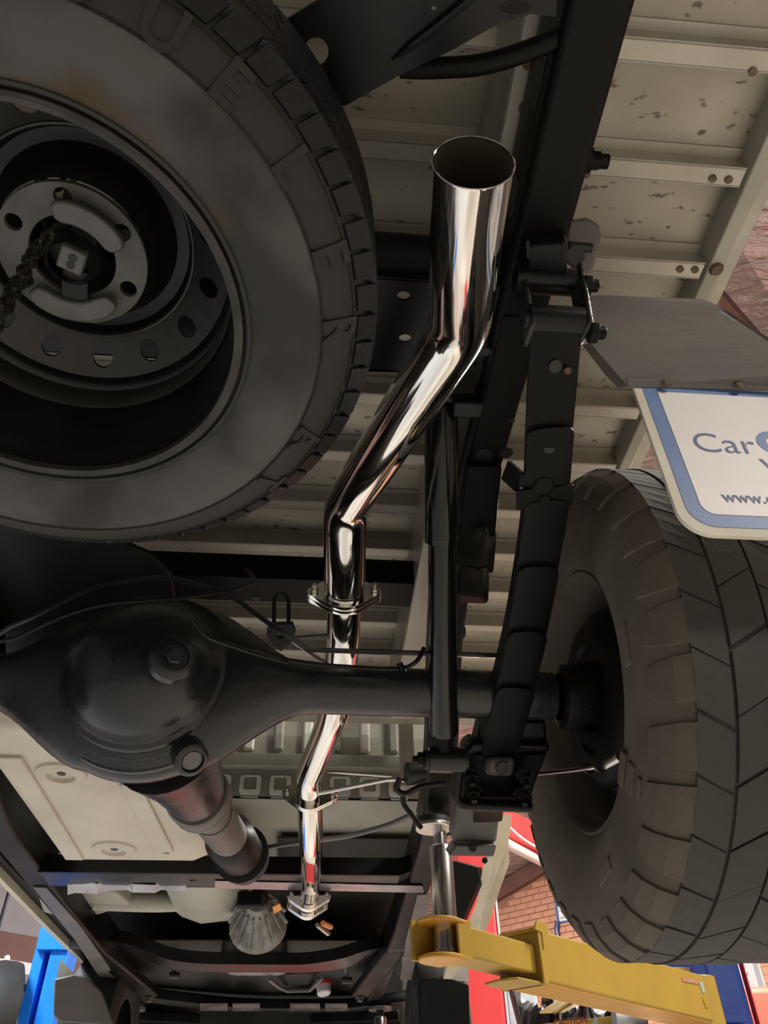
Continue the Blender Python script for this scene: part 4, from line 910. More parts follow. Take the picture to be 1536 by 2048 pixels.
def board(i, r, t, z, w=SWD, top=0.0):
    lp = []
    x0, x1, y0, y1 = i, w - i, SHT + i, top
    lp += [(x0, y1), (x1, y1)]
    for cx, cy, a in ((x1 - r, y0 + r, 0), (x0 + r, y0 + r, -PI / 2)):
        lp += [(cx + r * math.cos(a - PI / 2 * k / 8), cy + r * math.sin(a - PI / 2 * k / 8)) for k in range(9)]
    me = curve_mesh('board', [lp], t); return me, sm_ @ Matrix.Translation((0, 0, z))
T0 = Matrix.Translation(-BASE[sg.name])
me, M = board(0, .040, .006, 0, top=.014); mobj('board', me, M_BOARDEDGE, sg, T0 @ M).name = 'board'
me, M = board(.0135, .034, .0008, .0034, top=.008); mobj('blue_border', me, M_SIGNBLUE, sg, T0 @ M)
me, M = board(.034, .018, .0008, .0042, top=-.006); mobj('white_face', me, M_BOARD, sg, T0 @ M)
def sign_text(s, px, py, size, bold=0, mat_=M_SIGNNAVY, space=1.0, flat=1.0):
    q = sm_.inverted() @ P(px, py, y=.7)
    me = text_mesh('lettering', s, size, .0003, bold, space); me.materials.append(mat_)
    o = bpy.data.objects.new('lettering', me); COL.objects.link(o); o.parent = sg
    o.matrix_local = T0 @ sm_ @ Matrix.Translation((q.x, q.y, .0050)) @ Matrix.Diagonal((flat, 1, 1, 1))
sign_text('Car', 1390, 902, .0545, -.0004, flat=1.10)
sign_text('C', 1524, 903, .056, .0035, M_SIGNBLUE, flat=1.1)
sign_text('V', 1533, 951, .046, 0, flat=1.1)
sign_text('www.c', 1448, 1003, .0265, .0003, flat=.93, space=1.0)

# ------------------------------------------------------------------ fuel tank, cab, gearbox
ft = thing('fuel_tank', P(220, 1600, h=.70), 'dusty tan fuel tank with round pressed dimples left of the propeller shaft', 'fuel tank')
tk = MB(); tx0, tx1, ty0, ty1, tz0, tz1 = -.735, -.285, 1.47, 2.40, .705, .835
rg = [[V(tx0 + .03, y, z0), V(tx0 + .06, y, z0 - .0), V(tx1 - .06, y, z0), V(tx1 - .018, y, z0 + .018), V(tx1, y, z0 + .05), V(tx1, y, tz1), V(tx0, y, tz1), V(tx0, y, z0 + .05)] for y, z0 in ((ty0, .75), (ty0 + .05, tz0), (ty1 - .04, tz0), (ty1, tz0 + .04))]
shell = obj('tank_shell', MB().loft(rg), M_TAN, ft, bevel=.012, seg=3)
for px, py, r in ((123, 1546, .058), (229, 1697, .062)):
    p = P(px, py, h=tz0 - .001); obj('dimple', MB().lathe([(r, .002), (r * .94, -.005), (r * .84, -.007), (r * .66, -.011), (r * .56, -.010), (r * .5, -.002), (r * .16, -.001)], 32, Matrix.Translation(p)), M_TAN, shell)
    obj('dimple_hole', MB().disc(p + V(0, 0, -.002), (0, 0, -1), r * .16, .001, 16), M_DARK, shell)
for a, b in (((20, 1510), (150, 1715)), ((260, 1565), (330, 1700))):
    pa, pb = P(*a, h=tz0), P(*b, h=tz0)
    obj('pressed_rib', MB().bar(pa, pb, .05, .016), M_TAN, shell, bevel=.0035)
for px, py in ((124, 1706), (333, 1704)): obj('tank_hole', MB().disc(P(px, py, h=tz0), (0, 0, -1), .010, .002, 14), M_DARK, shell)
obj('tank_flange', MB().box((tx0 - .015, ty0, .79), (tx1 + .012, ty1 + .01, .798)), M_TAN, ft)

cb = thing('truck_cab', (-.25, 3.4, .7), 'underside and ribbed rear wall of the cab with grey floor and cream sills', 'cab')
# rear wall with upright swages
wm = MB(); y = 2.70
wm.box((-.95, y, 1.165), (.50, y + .01, 1.60)); obj('rear_wall', wm, M_CABGREY, cb)
for i in range(-6, 12):
    x = -.36 + i * .1055
    sw_ = MB().prism([V(x - .020, y + .001, 1.19), V(x + .020, y + .001, 1.19), V(x + .013, y - .014, 1.195), V(x - .013, y - .014, 1.195)], (0, 0, .35))
    if -.9 < x < .36: obj('wall_swage', sw_, M_CABWHITE if i % 2 else M_CABGREY, cb, bevel=.003)
obj('rear_sill', MB().box((-.95, 2.66, 1.118), (.50, 2.72, 1.166)), M_CABGREY, cb, bevel=.004)
obj('lower_wall', MB().box((-.85, 2.70, 1.015), (.42, 2.708, 1.12)), M_CABGREY, cb)
for i in range(-4, 7):
    x = -.235 + i * .105
    if -.75 < x < .36:
        me = curve_mesh('pressed_pocket', [rrect(-.036, -.034, .036, .034, .012), rrect(-.024, -.018, .022, .030, .007)], .006, .001)
        mobj('pressed_pocket', me, M_CABWHITE, cb, Matrix.Translation(-BASE[cb.name]) @ frame(V(x, 2.696, 1.063), (1, 0, 0), (0, 0, 1), (0, -1, 0)))
        obj('seam_mark', MB().box((x - .03, 2.697, 1.020), (x + .03, 2.700, 1.023)), M_CABWHITE, cb)
obj('floor_pan', MB().prism([V(-.95, 2.70, 1.018), V(.48, 2.70, 1.018), V(.48, 3.3, .96), V(-.95, 3.3, .96)], (0, 0, .006)), M_CABGREY, cb)
obj('floor_pan', MB().prism([V(-.95, 3.3, .96), V(.48, 3.3, .96), V(.46, 5.0, .90), V(-.95, 5.0, .90)], (0, 0, .006)), M_UNDER, cb)  # floor pan drawn darker forward and beside the tunnel
obj('floor_pan', MB().prism([V(-.95, 3.0, .965), V(-.50, 3.0, .965), V(-.50, 3.31, .95), V(-.95, 3.31, .95)], (0, 0, .006)), M_UNDER, cb)
obj('floor_pan', MB().prism([V(-.14, 2.95, .968), V(.48, 2.95, .968), V(.48, 3.31, .95), V(-.14, 3.31, .95)], (0, 0, .006)), M_UNDER, cb)
obj('engine_undertray', MB().prism([V(-.88, 3.75, .80), V(.38, 3.75, .80), V(.38, 4.95, .74), V(-.88, 4.95, .74)], (0, 0, .006)), M_UNDER, cb)
obj('front_bumper', MB().box((-1.05, 4.95, .50), (.55, 5.1, 1.0)), M_UNDER, cb, bevel=.03)
# transmission tunnel cover and heat shield shapes
obj('tunnel_panel', MB().loft([[V(-.52, y_, .80 + d), V(-.44, y_, .775 + d), V(-.30, y_, .79 + d), V(-.25, y_, .86 + d), V(-.25, y_, .95), V(-.55, y_, .95)] for y_, d in ((2.75, .03), (3.0, 0), (3.3, .0), (3.45, .02))]), M_CABGREY, cb, smooth=60)
obj('rail_cover', MB().prism([P(*q, h=.78) for q in ((75, 1795), (180, 1775), (235, 1790), (260, 1810), (200, 1830), (120, 1835), (85, 1825))], (0, 0, .05)), M_CABGREY, cb, bevel=.01)
obj('floor_tube', MB().tube(fillet([P(190, 1800, h=.80), P(260, 1803, h=.80), P(330, 1805, h=.82), P(400, 1800, h=.84)], .1, 4), .035, 16), M_CABGREY, cb)
# sills: left strip and right pinch panel
sl = MB().prism([P(-40, 1705, x=-1.02), P(0, 1755, x=-1.02), P(100, 1858, x=-1.02), P(190, 1945, x=-1.02), P(240, 1988, x=-1.02), P(225, 1965, x=-1.02), P(100, 1838, x=-1.02), P(0, 1728, x=-1.02), P(-40, 1676, x=-1.02)], (-.02, 0, 0))
obj('sill', sl, M_SILL, cb, smooth=0)
sl = MB().prism([P(-40, 1660, h=.80), P(10, 1722, h=.80), P(120, 1840, h=.80), P(262, 1985, h=.80), P(240, 1990, h=.80), P(100, 1850, h=.80), P(-40, 1692, h=.80)], (0, 0, .02))
obj('sill_underside', sl, M_BLACKM, cb, smooth=0)
D2 = 2.3
rsill = [(1003, 1628), (985, 1668), (990, 1700), (972, 1708), (967, 1730), (960, 1770), (952, 1810), (930, 1860), (905, 1905), (888, 1958), (908, 1935), (935, 1905), (960, 1850), (985, 1770), (1001, 1722), (996, 1690), (1000, 1660)]
deps = lambda py: 2.15 + (py - 1628) / 330 * .9
obj('sill', MB().prism([P(a, b, dep=deps(b)) for a, b in rsill], (.03, .0, .0)), M_SILL, cb, smooth=0)
obj('sill_hole', MB().disc(P(970, 1721, dep=2.385), (-.5, -.8, -.2), .009, .004, 16), M_DARK, cb)
obj('sill_inner', MB().prism([P(*q, dep=2.5) for q in ((905, 1722), (955, 1735), (960, 1760), (900, 1900), (880, 1900), (905, 1800))], (.02, .03, .01)), M_BLACKM, cb, smooth=0)
for nm, q in (('left', [(112, 1962), (120, 1918), (150, 1948), (190, 1965)]), ('right', [(884, 1962), (892, 1930), (935, 1918), (938, 1962)])):
    obj('front_guard', MB().prism([P(x, yy, y=3.95) for x, yy in q], (0, .02, .0)), M_CABWHITE, cb)

gb = thing('gearbox', P(500, 1830, h=.76), 'cast alloy gearbox housing with radiating ribs behind the tank crossmember', 'gearbox')
gm = zframe(P(516, 1806, h=.79), V(0, .93, -.35), V(1, 0, 0))
obj('rear_housing', MB().lathe([(.0, -.02), (.03, -.018), (.045, .0), (.052, .03), (.078, .075), (.102, .115), (.108, .14), (.0, .145)], 28, gm), M_ALLOY, gb)
for i in range(14):
    a = 2 * PI * i / 14; d_ = V(math.cos(a), math.sin(a), 0)
    p0 = gm @ (d_ * .050 + V(0, 0, .015)); p1 = gm @ (d_ * .104 + V(0, 0, .118)); 
    obj('casting_rib', MB().bar(p0, p1, .007, .022, up=(gm.to_3x3() @ V(d_.x, d_.y, -.5))), M_ALLOY, gb, bevel=.002)
obj('output_seal', MB().lathe([(.03, -.03), (.038, -.028), (.040, -.005)], 24, gm), M_DARK, gb)
obj('mount_block', MB().bar(P(475, 1800, h=.77), P(525, 1800, h=.77), .05, .05), M_BLACKM, gb, bevel=.008)
tg = obj('yellow_tag', MB().prism([P(545, 1815, h=.75), P(560, 1808, h=.75), P(563, 1820, h=.75), P(548, 1828, h=.75)], (0, 0, .004)), M_LABEL, gb)
tag(tg, 'small yellow tag')
ob = thing('oxygen_sensor', P(640, 1850, h=.74), 'small brass coloured sensor beside the last exhaust flange', 'sensor')
obj('sensor_body', MB().tube([P(634, 1850, h=.74), P(656, 1866, h=.74)], [.008, .011], 12), M_BRIGHT, ob)
obj('sensor_nut', MB().tube([P(645, 1846, h=.74), P(662, 1854, h=.74)], .010, 6), M_LABEL, ob)

# ------------------------------------------------------------------ vehicle lift
def lift_pad_column(px, y0, y1, label, rad, dep0):
    return None
pd = thing('lift_pad', (.315, 1.97, .40), 'bright steel lift pad column rising from the yellow arm to the frame rail', 'lift pad')
cx, cy = .312, 1.975
obj('column', MB().tube([(cx, cy, .40), (cx, cy, .625), (cx, cy, .632)], [.0285, .0285, .025], 36), M_CHROME, pd)
obj('inner_stem', MB().tube([(cx, cy, .62), (cx, cy, .675)], .017, 24), M_CHROME, pd)
obj('pad_plate', MB().disc((cx - .015, cy, .672), (0, 0, 1), .046, .012, 36), M_BRIGHT, pd, bevel=.003)
obj('pad_rubber', MB().disc((cx - .015, cy, .684), (0, 0, 1), .044, .014, 36), M_DARK, pd)
cl_ = MB()
obj('base_collar', MB().tube([(cx, cy, .388), (cx, cy, .402)], .033, 36), M_CHROME, pd)
A = V(.295, 1.955, 0); Bp = V(1.335, 2.93, 0); ad = (Bp - A).normalized(); an = V(ad.y, -ad.x, 0)      # an points to the viewer's side
la = thing('lift_boom', Bp + V(0, 0, .43), 'long yellow telescopic lift arm under the rear wheel reaching the frame', 'lift arm')
def arm_box(s0, s1, w, z0, z1, z0b=None, z1b=None):
    z0b = z0 if z0b is None else z0b; z1b = z1 if z1b is None else z1b
    m = MB(); q = []
    for s, a_, b_ in ((s0, z0, z1), (s1, z0b, z1b)):
        for n_, z in ((-w / 2, a_), (w / 2, a_), (w / 2, b_), (-w / 2, b_)): q.append(A + ad * s + an * n_ + V(0, 0, z))
    return m.add(q, [(0, 3, 2, 1), (4, 5, 6, 7), (0, 1, 5, 4), (1, 2, 6, 5), (2, 3, 7, 6), (3, 0, 4, 7)])
inn = obj('inner_beam', arm_box(.045, .40, .085, .386, .452), M_YELLOW, la, bevel=.005)
# rounded open head around the column
hd = MB(); n = 16; lo_r = .062
pts = [A + ad * (.05) + an * .047] + [A + (-ad * math.sin(PI * k / n) + an * math.cos(PI * k / n)) * .052 for k in range(n + 1)] + [A + ad * .05 - an * .047]
for z0, z1, mi in ((.376, .386, 0), (.452, .460, 0)):
    hd.prism([p + V(0, 0, z0) for p in pts], (0, 0, z1 - z0))
obj('arm_head', hd, M_YELLOWD, la, bevel=.003)
obj('head_cheek', MB().prism([A + ad * .012 + an * .046 + V(0, 0, .378), A + ad * .06 + an * .046 + V(0, 0, .378), A + ad * .06 + an * .046 + V(0, 0, .46), A + ad * .012 + an * .046 + V(0, 0, .46)], -an * .006), M_YELLOW, la)
obj('head_back', MB().prism([A - ad * .05 - an * .046 + V(0, 0, .378), A + ad * .06 - an * .046 + V(0, 0, .378), A + ad * .06 - an * .046 + V(0, 0, .46), A - ad * .05 - an * .046 + V(0, 0, .46)], an * .006), M_YELLOW, la)
obj('stop_weld', MB().bar(A + ad * .23 + V(0, 0, .383), A + ad * .31 + an * .03 + V(0, 0, .383), .004, .006), M_FASCIA, la)
out_ = obj('outer_beam', arm_box(.33, 1.30, .12, .368, .484, .372, .502), M_YELLOW, la, bevel=.006)
obj('beam_underside', arm_box(.335, 1.30, .112, .3655, .3685, .3695, .3725), M_YELLOWD, la)
# collar at the telescope mouth
for q in (arm_box(.322, .336, .128, .362, .372), arm_box(.322, .336, .128, .480, .490)): obj('mouth_collar', q, M_YELLOW, la, bevel=.002)
for s in (-1, 1):
    m = MB(); q = [A + ad * sx + an * s * .060 + V(0, 0, z) for sx, z in ((.318, .362), (.34, .362), (.34, .49), (.318, .49))]; m.prism(q, an * s * .006); obj('mouth_collar', m, M_YELLOW, la, bevel=.002)
obj('arm_tongue', MB().prism([A + ad * sx + an * n_ + V(0, 0, .362) for sx, n_ in ((.335, -.055), (.335, .055), (.23, .05), (.215, 0), (.23, -.05))], (0, 0, .006)), M_YELLOW, la, bevel=.002)
obj('latch_hook', MB().prism([A + ad * sx + an * .064 + V(0, 0, z) for sx, z in ((.30, .478), (.315, .50), (.35, .502), (.365, .492), (.36, .478), (.345, .468), (.335, .44), (.328, .44), (.33, .475))], an * .006), M_YELLOW, la, bevel=.001)
obj('pivot_end', MB().tube([Bp - ad * .05 + V(0, 0, .366), Bp - ad * .05 + V(0, 0, .51)], .062, 28), M_YELLOW, la, bevel=.004)
m = MB(); q = [A + ad * sx + an * .0612 + V(0, 0, z) for sx, z in ((1.13, .475), (1.245, .480), (1.245, .468), (1.13, .463))]; m.prism(q, an * .001); obj('arm_label', m, M_LABELRED, la)
m = MB(); q = [A + ad * sx + an * .0612 + V(0, 0, z) for sx, z in ((1.25, .43), (1.285, .44), (1.285, .41), (1.255, .405))]; m.prism(q, an * .001); obj('arm_label', m, M_YELLOW, la)
m = MB(); q = [A + ad * sx + an * .0612 + V(0, 0, z) for sx, z in ((1.25, .475), (1.28, .48), (1.28, .45), (1.26, .445))]; m.prism(q, an * .001); obj('arm_label', m, M_DECAL, la)
# carriage bracket behind the pivot
lc = thing('lift_carriage', (1.33, 3.05, .40), 'yellow lift carriage bracket where the arms meet the blue post', 'lift carriage')
obj('bracket_plate', MB().prism([P(*q, y=2.99) for q in ((1328, 1934), (1390, 1934), (1420, 1968), (1434, 2020), (1425, 2022), (1328, 1990))], (0, .012, 0)), M_YELLOW, lc, bevel=.002)
obj('bracket_plate', MB().box((1.12, 3.02, .385), (1.33, 3.25, .395)), M_YELLOW, lc)
obj('bracket_plate', MB().box((1.16, 2.98, .50), (1.33, 3.2, .51)), M_YELLOW, lc)
pr = thing('lift_post', (1.42, 3.05, -CZ), 'dark blue lift post behind the rear wheel with yellow arms', 'lift post')
obj('column', MB().loft([[V(1.325, 3.0, z), V(1.36, 2.93, z), V(1.47, 2.93, z), V(1.50, 2.97, z), V(1.50, 3.25, z), V(1.325, 3.25, z)] for z in (-CZ, 2.4)]), M_BLUE, pr, bevel=.008)
obj('foot_plate', MB().box((1.2, 2.75, -CZ), (1.65, 3.4, -CZ + .02)), M_BLUE, pr)
obj('post_ledge', MB().box((1.30, 2.90, .385), (1.44, 3.0, .405)), M_BLUE, pr)
obj('warning_strip', MB().box((1.4995, 2.935, -.5), (1.503, 2.965, 2.2)), M_RED, pr)
# second arm, lower and further forward, with its printed label
a2 = P(960, 2062, y=3.55); b2 = P(1240, 2012, y=3.18)
l2 = thing('lift_boom', b2, 'second yellow lift arm lower in front carrying an orange CAUTION label', 'lift arm')
def side_box(a, b, z0, z1, wdt):
    d = (b - a).normalized(); n_ = V(d.y, -d.x, 0).normalized(); 
    return MB().prism([a + V(0, 0, z0), b + V(0, 0, z0), b + V(0, 0, z1), a + V(0, 0, z1)], -n_ * wdt), n_
za = P(960, 2062, y=3.55).z
a2f = V(a2.x, a2.y, .40); b2f = V(b2.x, b2.y, .40)
m, n2 = side_box(a2f, b2f, -.075, .045, .12); obj('beam', m, M_YELLOW, l2, bevel=.005)
bd = (b2f - a2f).normalized()
obj('end_plate', MB().bar(b2f + V(0, 0, -.08), b2f + V(0, 0, .065), .012, .15, up=n2), M_YELLOW, l2, bevel=.003)
obj('stiffener', MB().prism([P(1080, 2028, y=3.42), P(1135, 1993, y=3.5), P(1170, 2003, y=3.5), P(1128, 2026, y=3.42)], (0, .012, .01)), M_YELLOW, l2, bevel=.002)
obj('stiffener', MB().tube([P(1108, 2026, y=3.41), P(1148, 1998, y=3.49)], .006, 8), M_YELLOW, l2)
q = [P(*s, y=1) for s in ((1112, 2040), (1170, 2038), (1170, 2050), (1112, 2054))]
def on_face(px, py):
    r = P(px, py, y=1.0); k = (a2f + n2 * .0006).dot(n2) / r.dot(n2); return r * k
lb_ = [on_face(*s) for s in ((1112, 2043), (1171, 2038), (1172, 2060), (1112, 2064))]
obj('orange_label', MB().prism(lb_, n2 * .0006), M_LABEL, l2)
me = text_mesh('caution_lettering', 'CAUTION', .030, .0003, .0006); me.materials.append(M_LABELINK)
o = bpy.data.objects.new('caution_lettering', me); COL.objects.link(o); o.parent = l2
o.matrix_local = Matrix.Translation(-BASE[l2.name]) @ frame(on_face(1108, 2053) + n2 * .0016, bd, V(0, 0, 1), n2)
obj('leaf_decal', MB().prism([on_face(*s) for s in ((1184, 2048), (1190, 2030), (1197, 2042), (1194, 2056))], n2 * .0006), M_DECAL, l2)
obj('grey_cap', MB().tube([P(1228, 2036, y=3.1), P(1290, 2040, y=3.1)], .03, 16), M_CAB2, l2)
for px, lab in ((268, 'left'), (760, 'right')):
    p = P(px, 2008, h=.70); t = thing('lift_pad', V(p.x, p.y, .35), f'steel lift pad column under the front frame on the {lab}', 'lift pad')
    obj('column', MB().tube([V(p.x, p.y, .30), V(p.x, p.y, .635), V(p.x, p.y, .645)], [.033, .033, .028], 28), M_CHROME, t)
    obj('inner_stem', MB().tube([V(p.x, p.y, .64), V(p.x, p.y, .672)], .020, 20), M_DARK, t)
    obj('pad_plate', MB().disc((p.x, p.y, .672), (0, 0, 1), .06, .014, 28), M_SHAFT, t)

# ------------------------------------------------------------------ background of the workshop
rp = thing('lift_post', (1.19, 6.0, -CZ), 'bright red post of the neighbouring lift before the brick wall', 'lift post')
rx0, rx1 = P(930, 1900, y=6.0).x, P(1000, 1900, y=6.0).x
obj('column', MB().loft([[V(rx0, 6.0, z), V(rx1 - .02, 5.98, z), V(rx1, 6.0, z), V(rx1, 6.25, z), V(rx0, 6.25, z)] for z in (-CZ, 2.45)]), M_RED, rp, bevel=.01)
obj('edge_strip', MB().box((rx1 - .003, 5.985, -CZ), (rx1 + .012, 6.02, 2.45)), M_LIGHTGREY, rp)
obj('foot_plate', MB().box((rx0 - .15, 5.8, -CZ), (rx1 + .15, 6.45, -CZ + .02)), M_RED, rp)
obj('slot', MB().bar(P(963, 1838, y=5.985), P(971, 1837, y=5.985), .006, .012), M_DARK, rp)
rbm = thing('lift_gantry', P(1040, 1672, h=2.5), 'red overhead lift beam crossing below the roof foil beside the tyre', 'beam')
ga, gb_ = P(985, 1648, h=2.5), P(1130, 1712, h=2.5)
obj('beam', MB().bar(ga + V(0, 0, .04), gb_ + V(0, 0, .04), .14, .26), M_RED, rbm, bevel=.01)
obj('grey_conduit', MB().tube([P(985, 1672, h=2.38), P(1130, 1745, h=2.38)], .05, 14), M_PVC, rbm)
obj('air_hose', MB().tube(fillet([P(1003, 1645, dep=7.0), P(1020, 1655, dep=7.05), P(1035, 1670, dep=7.1), P(1060, 1688, dep=7.15), P(1100, 1708, dep=7.2)], .2, 4), .012, 8), M_PVC, rbm)
ws = thing('wall_sign', P(1130, 1830, dep=11.4), 'white safety notice with blue edge on the brick wall behind the tyre', 'sign')
def onwall(px, py, off=.05):
    r = P(px, py, y=1.0); return r * ((W1 - off) / r.dot(W))
obj('notice_board', MB().prism([onwall(*s) for s in ((1110, 1795), (1160, 1784), (1163, 1835), (1117, 1843))], W * .01), M_BOARD, ws, smooth=0)
obj('blue_edge', MB().prism([onwall(*s, .056) for s in ((1108, 1795), (1112, 1794), (1119, 1843), (1163, 1834), (1163, 1838), (1115, 1847))], W * .005), M_SIGNBLUE, ws, smooth=0)
obj('blue_mark', MB().prism([onwall(*s, .058) for s in ((1113, 1800), (1119, 1811), (1114, 1813))], W * .004), M_SIGNNAVY, ws, smooth=0)
obj('grey_line', MB().prism([onwall(*s, .058) for s in ((1117, 1820), (1126, 1818), (1126, 1820), (1117, 1823))], W * .004), M_LIGHTGREY, ws, smooth=0)
obj('grey_line', MB().prism([onwall(*s, .058) for s in ((1121, 1835), (1132, 1832), (1132, 1835), (1121, 1838))], W * .004), M_CAB2, ws, smooth=0)
hk = thing('air_hose', onwall(1116, 1860), 'dark blue hose hanging on the brick wall under the white notice', 'hose')
obj('hose', MB().tube(fillet([onwall(1115, 1842, .08), onwall(1113, 1860, .08), onwall(1117, 1875, .08), onwall(1120, 1920, .08)], .05, 4), .035, 8), M_BLUE, hk)
cbn = thing('grey_cabinet', P(1030, 2050, y=6.6), 'blue grey cabinet standing right of the red lift post', 'cabinet')
cx0, cx1 = P(1008, 2000, y=6.7).x, P(1075, 2000, y=6.7).x
obj('body', MB().box((cx0, 6.7, -CZ), (cx1, 7.2, P(1030, 1960, y=6.7).z)), M_CAB2, cbn, bevel=.01)
obj('door', MB().box((cx0 + .03, 6.685, -CZ + .08), (cx1 - .02, 6.702, P(1030, 1964, y=6.7).z - .04)), M_CAB2, cbn, bevel=.005)
obj('handle', MB().box((cx1 - .08, 6.67, .6), (cx1 - .06, 6.69, .8)), M_BRIGHT, cbn)
pz = P(1100, 1958, y=6.4).z; px0, px1 = P(1035, 2000, y=6.4).x, P(1235, 2000, y=6.4).x; n = 90; m = MB(); vs = []; 
for r_i, z in enumerate((-CZ + .02, -.4, .3, .8, pz - .05, pz)):
    for k in range(n):
        x = px0 + (px1 - px0) * k / (n - 1); amp = .05 + .03 * math.sin(k * .37)
        vs.append(V(x + .06 * math.sin(r_i + k * .2), 6.4 + amp * math.sin(k * .9 + r_i * .4) + .03 * math.sin(k * 2.3), z - (.18 * abs(math.sin(k * .11)) if r_i > 3 else 0)))
m.add(vs, [(r_i * n + k, r_i * n + k + 1, (r_i + 1) * n + k + 1, (r_i + 1) * n + k) for r_i in range(5) for k in range(n - 1)])
pls = obj('plastic_sheet', m, M_PLASTIC); tag(pls, 'black plastic sheet hanging in folds behind the yellow lift arms', 'sheet')
sm = pls.modifiers.new('thick', 'SOLIDIFY'); sm.thickness = .003
rc = thing('red_car', P(1530, 2000, y=6.6), 'orange red car parked at the far right behind the blue post', 'car')
zc = P(1510, 1963, y=6.6).z; xc = P(1478, 2000, y=6.6).x
obj('body', MB().loft([[V(xc + a, y_, .1 - .45), V(xc + a, y_, zc - .18), V(xc + a + b, y_, zc - .03), V(xc + 3.2, y_, zc), V(xc + 3.6, y_, zc - .2), V(xc + 3.6, y_, -.35)] for y_, a, b in ((6.6, .02, .06), (6.75, 0, .04), (8.2, 0, .04), (8.3, .05, .1))]), M_CAR, rc, bevel=.05, seg=3)
obj('cabin', MB().loft([[V(xc + 1.1 + i_, 6.75 + i_ * .3, zc - .02 + z) , V(xc + 3.0 - i_, 6.75 + i_ * .3, zc - .02 + z), V(xc + 3.0 - i_, 8.15 - i_ * .3, zc - .02 + z), V(xc + 1.1 + i_, 8.15 - i_ * .3, zc - .02 + z)] for i_, z in ((0, 0), (.35, .42))]), M_DARK, rc, bevel=.03)
for wx in (.75, 2.8): obj('wheel', MB().lathe([(.12, -.1), (.28, -.11), (.31, -.08), (.31, .08), (.28, .11), (.12, .1)], 32, frame(V(xc + wx, 6.72, -.62), (1, 0, 0), (0, 0, 1), (0, -1, 0))), M_RUBBER, rc)
obj('jack_stand', MB().box((xc + .6, 6.9, -CZ), (xc + 3., 8.0, -.4)), M_CAB2, rc, bevel=.02)
gd = thing('roller_cabinet', P(1500, 1950, y=9.0), 'pale grey tall cabinet standing beyond the orange red car', 'cabinet')
gx0, gx1, gz = P(1462, 1940, y=9.0).x, P(1524, 1940, y=9.0).x, P(1500, 1900, y=9.0).z
obj('body', MB().box((gx0, 9.0, -CZ), (gx1, 9.6, gz)), M_LIGHTGREY, gd, bevel=.01)
obj('door_edge', MB().box((gx1 - .09, 8.985, -CZ), (gx1 - .04, 9.0, gz)), M_CAB2, gd)
obj('white_mark', MB().tube([P(1484, 1942, y=8.98), P(1487, 1949, y=8.98), P(1489, 1943, y=8.98), P(1491, 1949, y=8.98), P(1494, 1941, y=8.98)], .012, 6), M_BOARD, gd)
tc_ = thing('tool_cabinet', (-.2, 9.6, -CZ), 'red tool cabinet on the floor ahead of the truck mirrored in its shiny underside', 'cabinet')
obj('body', MB().box((-1.1, 9.6, -CZ + .1), (.7, 10.1, .25)), M_CABRED, tc_, bevel=.01)
for i in range(6): obj('drawer', MB().box((-1.05, 9.585, -CZ + .14 + i * .225), (.65, 9.602, -CZ + .34 + i * .225)), M_CABRED, tc_, bevel=.004)
for sx in (-1.0, .6):
    for sy in (9.68, 10.02): obj('caster', MB().tube([V(sx - .02, sy, -CZ + .05), V(sx + .02, sy, -CZ + .05)], .05, 16), M_RUBBER, tc_)
# left side
lp = thing('lift_post', V(P(75, 2000, y=6.3).x, 6.3, -CZ), 'bright blue channelled lift post at the far left', 'lift post')
bx = lambda px: P(px, 2048, y=6.3).x
x0, x1 = P(35, 2040, y=6.3).x, P(98, 2040, y=6.3).x; zt = P(90, 1852, y=6.3).z
obj('column', MB().box((x0, 6.3, -CZ), (x0 + .07, 6.55, zt)), M_BLUEB, lp, bevel=.004)
obj('column', MB().box((x1 - .09, 6.28, -CZ), (x1 + .03, 6.55, zt)), M_BLUEB, lp, bevel=.004)
obj('column_back', MB().box((x0, 6.45, -CZ), (x1, 6.6, zt)), M_BLUE, lp)
obj('column_cap', MB().box((x0 + .02, 6.25, zt - .16), (x1 + .04, 6.5, zt)), M_BLUEB, lp, bevel=.004)
obj('cable', MB().tube([V(x0 + .13, 6.40, -CZ), V(x0 + .13, 6.40, zt - .16)], .012, 8), M_CHROME, lp)
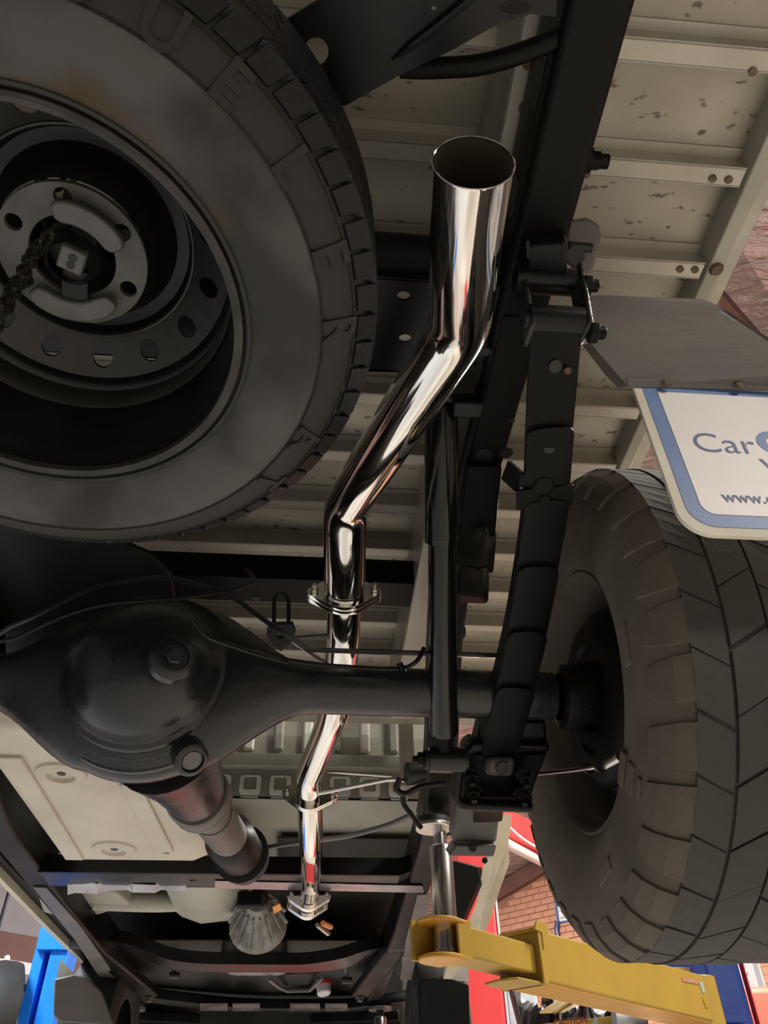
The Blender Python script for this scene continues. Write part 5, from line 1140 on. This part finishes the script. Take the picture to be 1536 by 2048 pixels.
lsx = lambda px, py, off: (lambda r: r * ((U0 + off) / r.dot(U)))(P(px, py, y=1.0))
shf = thing('wall_shelf', lsx(20, 1960, .3), 'pale grey shelf edge along the left wall behind the blue post', 'shelf')
a_, b_ = lsx(-60, 1952, .3), lsx(110, 1965, .3)
obj('board', MB().bar(V(a_.x, a_.y, 1.66), V(b_.x, b_.y, 1.66), .5, .10), M_LIGHTGREY, shf)
for k in (.2, .8): q = a_.lerp(b_, k); obj('bracket', MB().bar(V(q.x, q.y, 1.6), V(q.x, q.y, 1.6) - U * .28 + V(0, 0, -.02), .04, .04), M_BRIGHT, shf)
tp_ = thing('timber_panel', lsx(25, 1990, .1), 'stack of pale timber boards under the grey shelf at the left', 'timber')
a_, b_ = lsx(-70, 1990, .1), lsx(130, 1990, .1)
for k in range(6):
    z = 1.50 - k * .075; obj('timber_board', MB().bar(V(a_.x, a_.y, z), V(b_.x, b_.y, z), .08, .07), M_TIMBER, tp_, bevel=.006)
lt = thing('loose_tyre', P(-10, 2030, dep=5.2), 'dark tyre of another vehicle at the lower left edge', 'tyre', M=frame((0, 0, 0), (0, 1, 0), (0, 0, 1), (1, 0, 0)) @ Matrix.Rotation(.5, 4, 'Y'))
obj('tyre', MB().lathe([(.19, -.08), (.26, -.1), (.31, -.08), (.32, -.04), (.32, .04), (.31, .08), (.26, .1), (.19, .08)], 48), M_RUBBER, lt, local=True)
obj('rim', MB().lathe([(.195, -.08), (.18, -.05), (.17, .03), (.0, .04)], 40), M_RIMLIP, lt, local=True)
lw = thing('wall_lamp', lsx(14, 1918, .02), 'two small white indicator lights on the brown left wall', 'lamp')
for px, py in ((12, 1917), (33, 1931)): obj('lamp_lens', MB().disc(lsx(px, py, .03), U, .03, .03, 12), M_BOARD, lw)
bh = thing('breather_hose', P(950, 110, h=.95), 'black hose curving from the rear crossmember to the frame rail', 'hose')
obj('hose', MB().tube(fillet([P(800, 135, h=.955), P(850, 137, h=.955), P(960, 132, h=.955), P(1040, 108, h=.96), P(1115, 78, h=.97)], .06, 6), .0115, 12), M_BLACKM, bh)
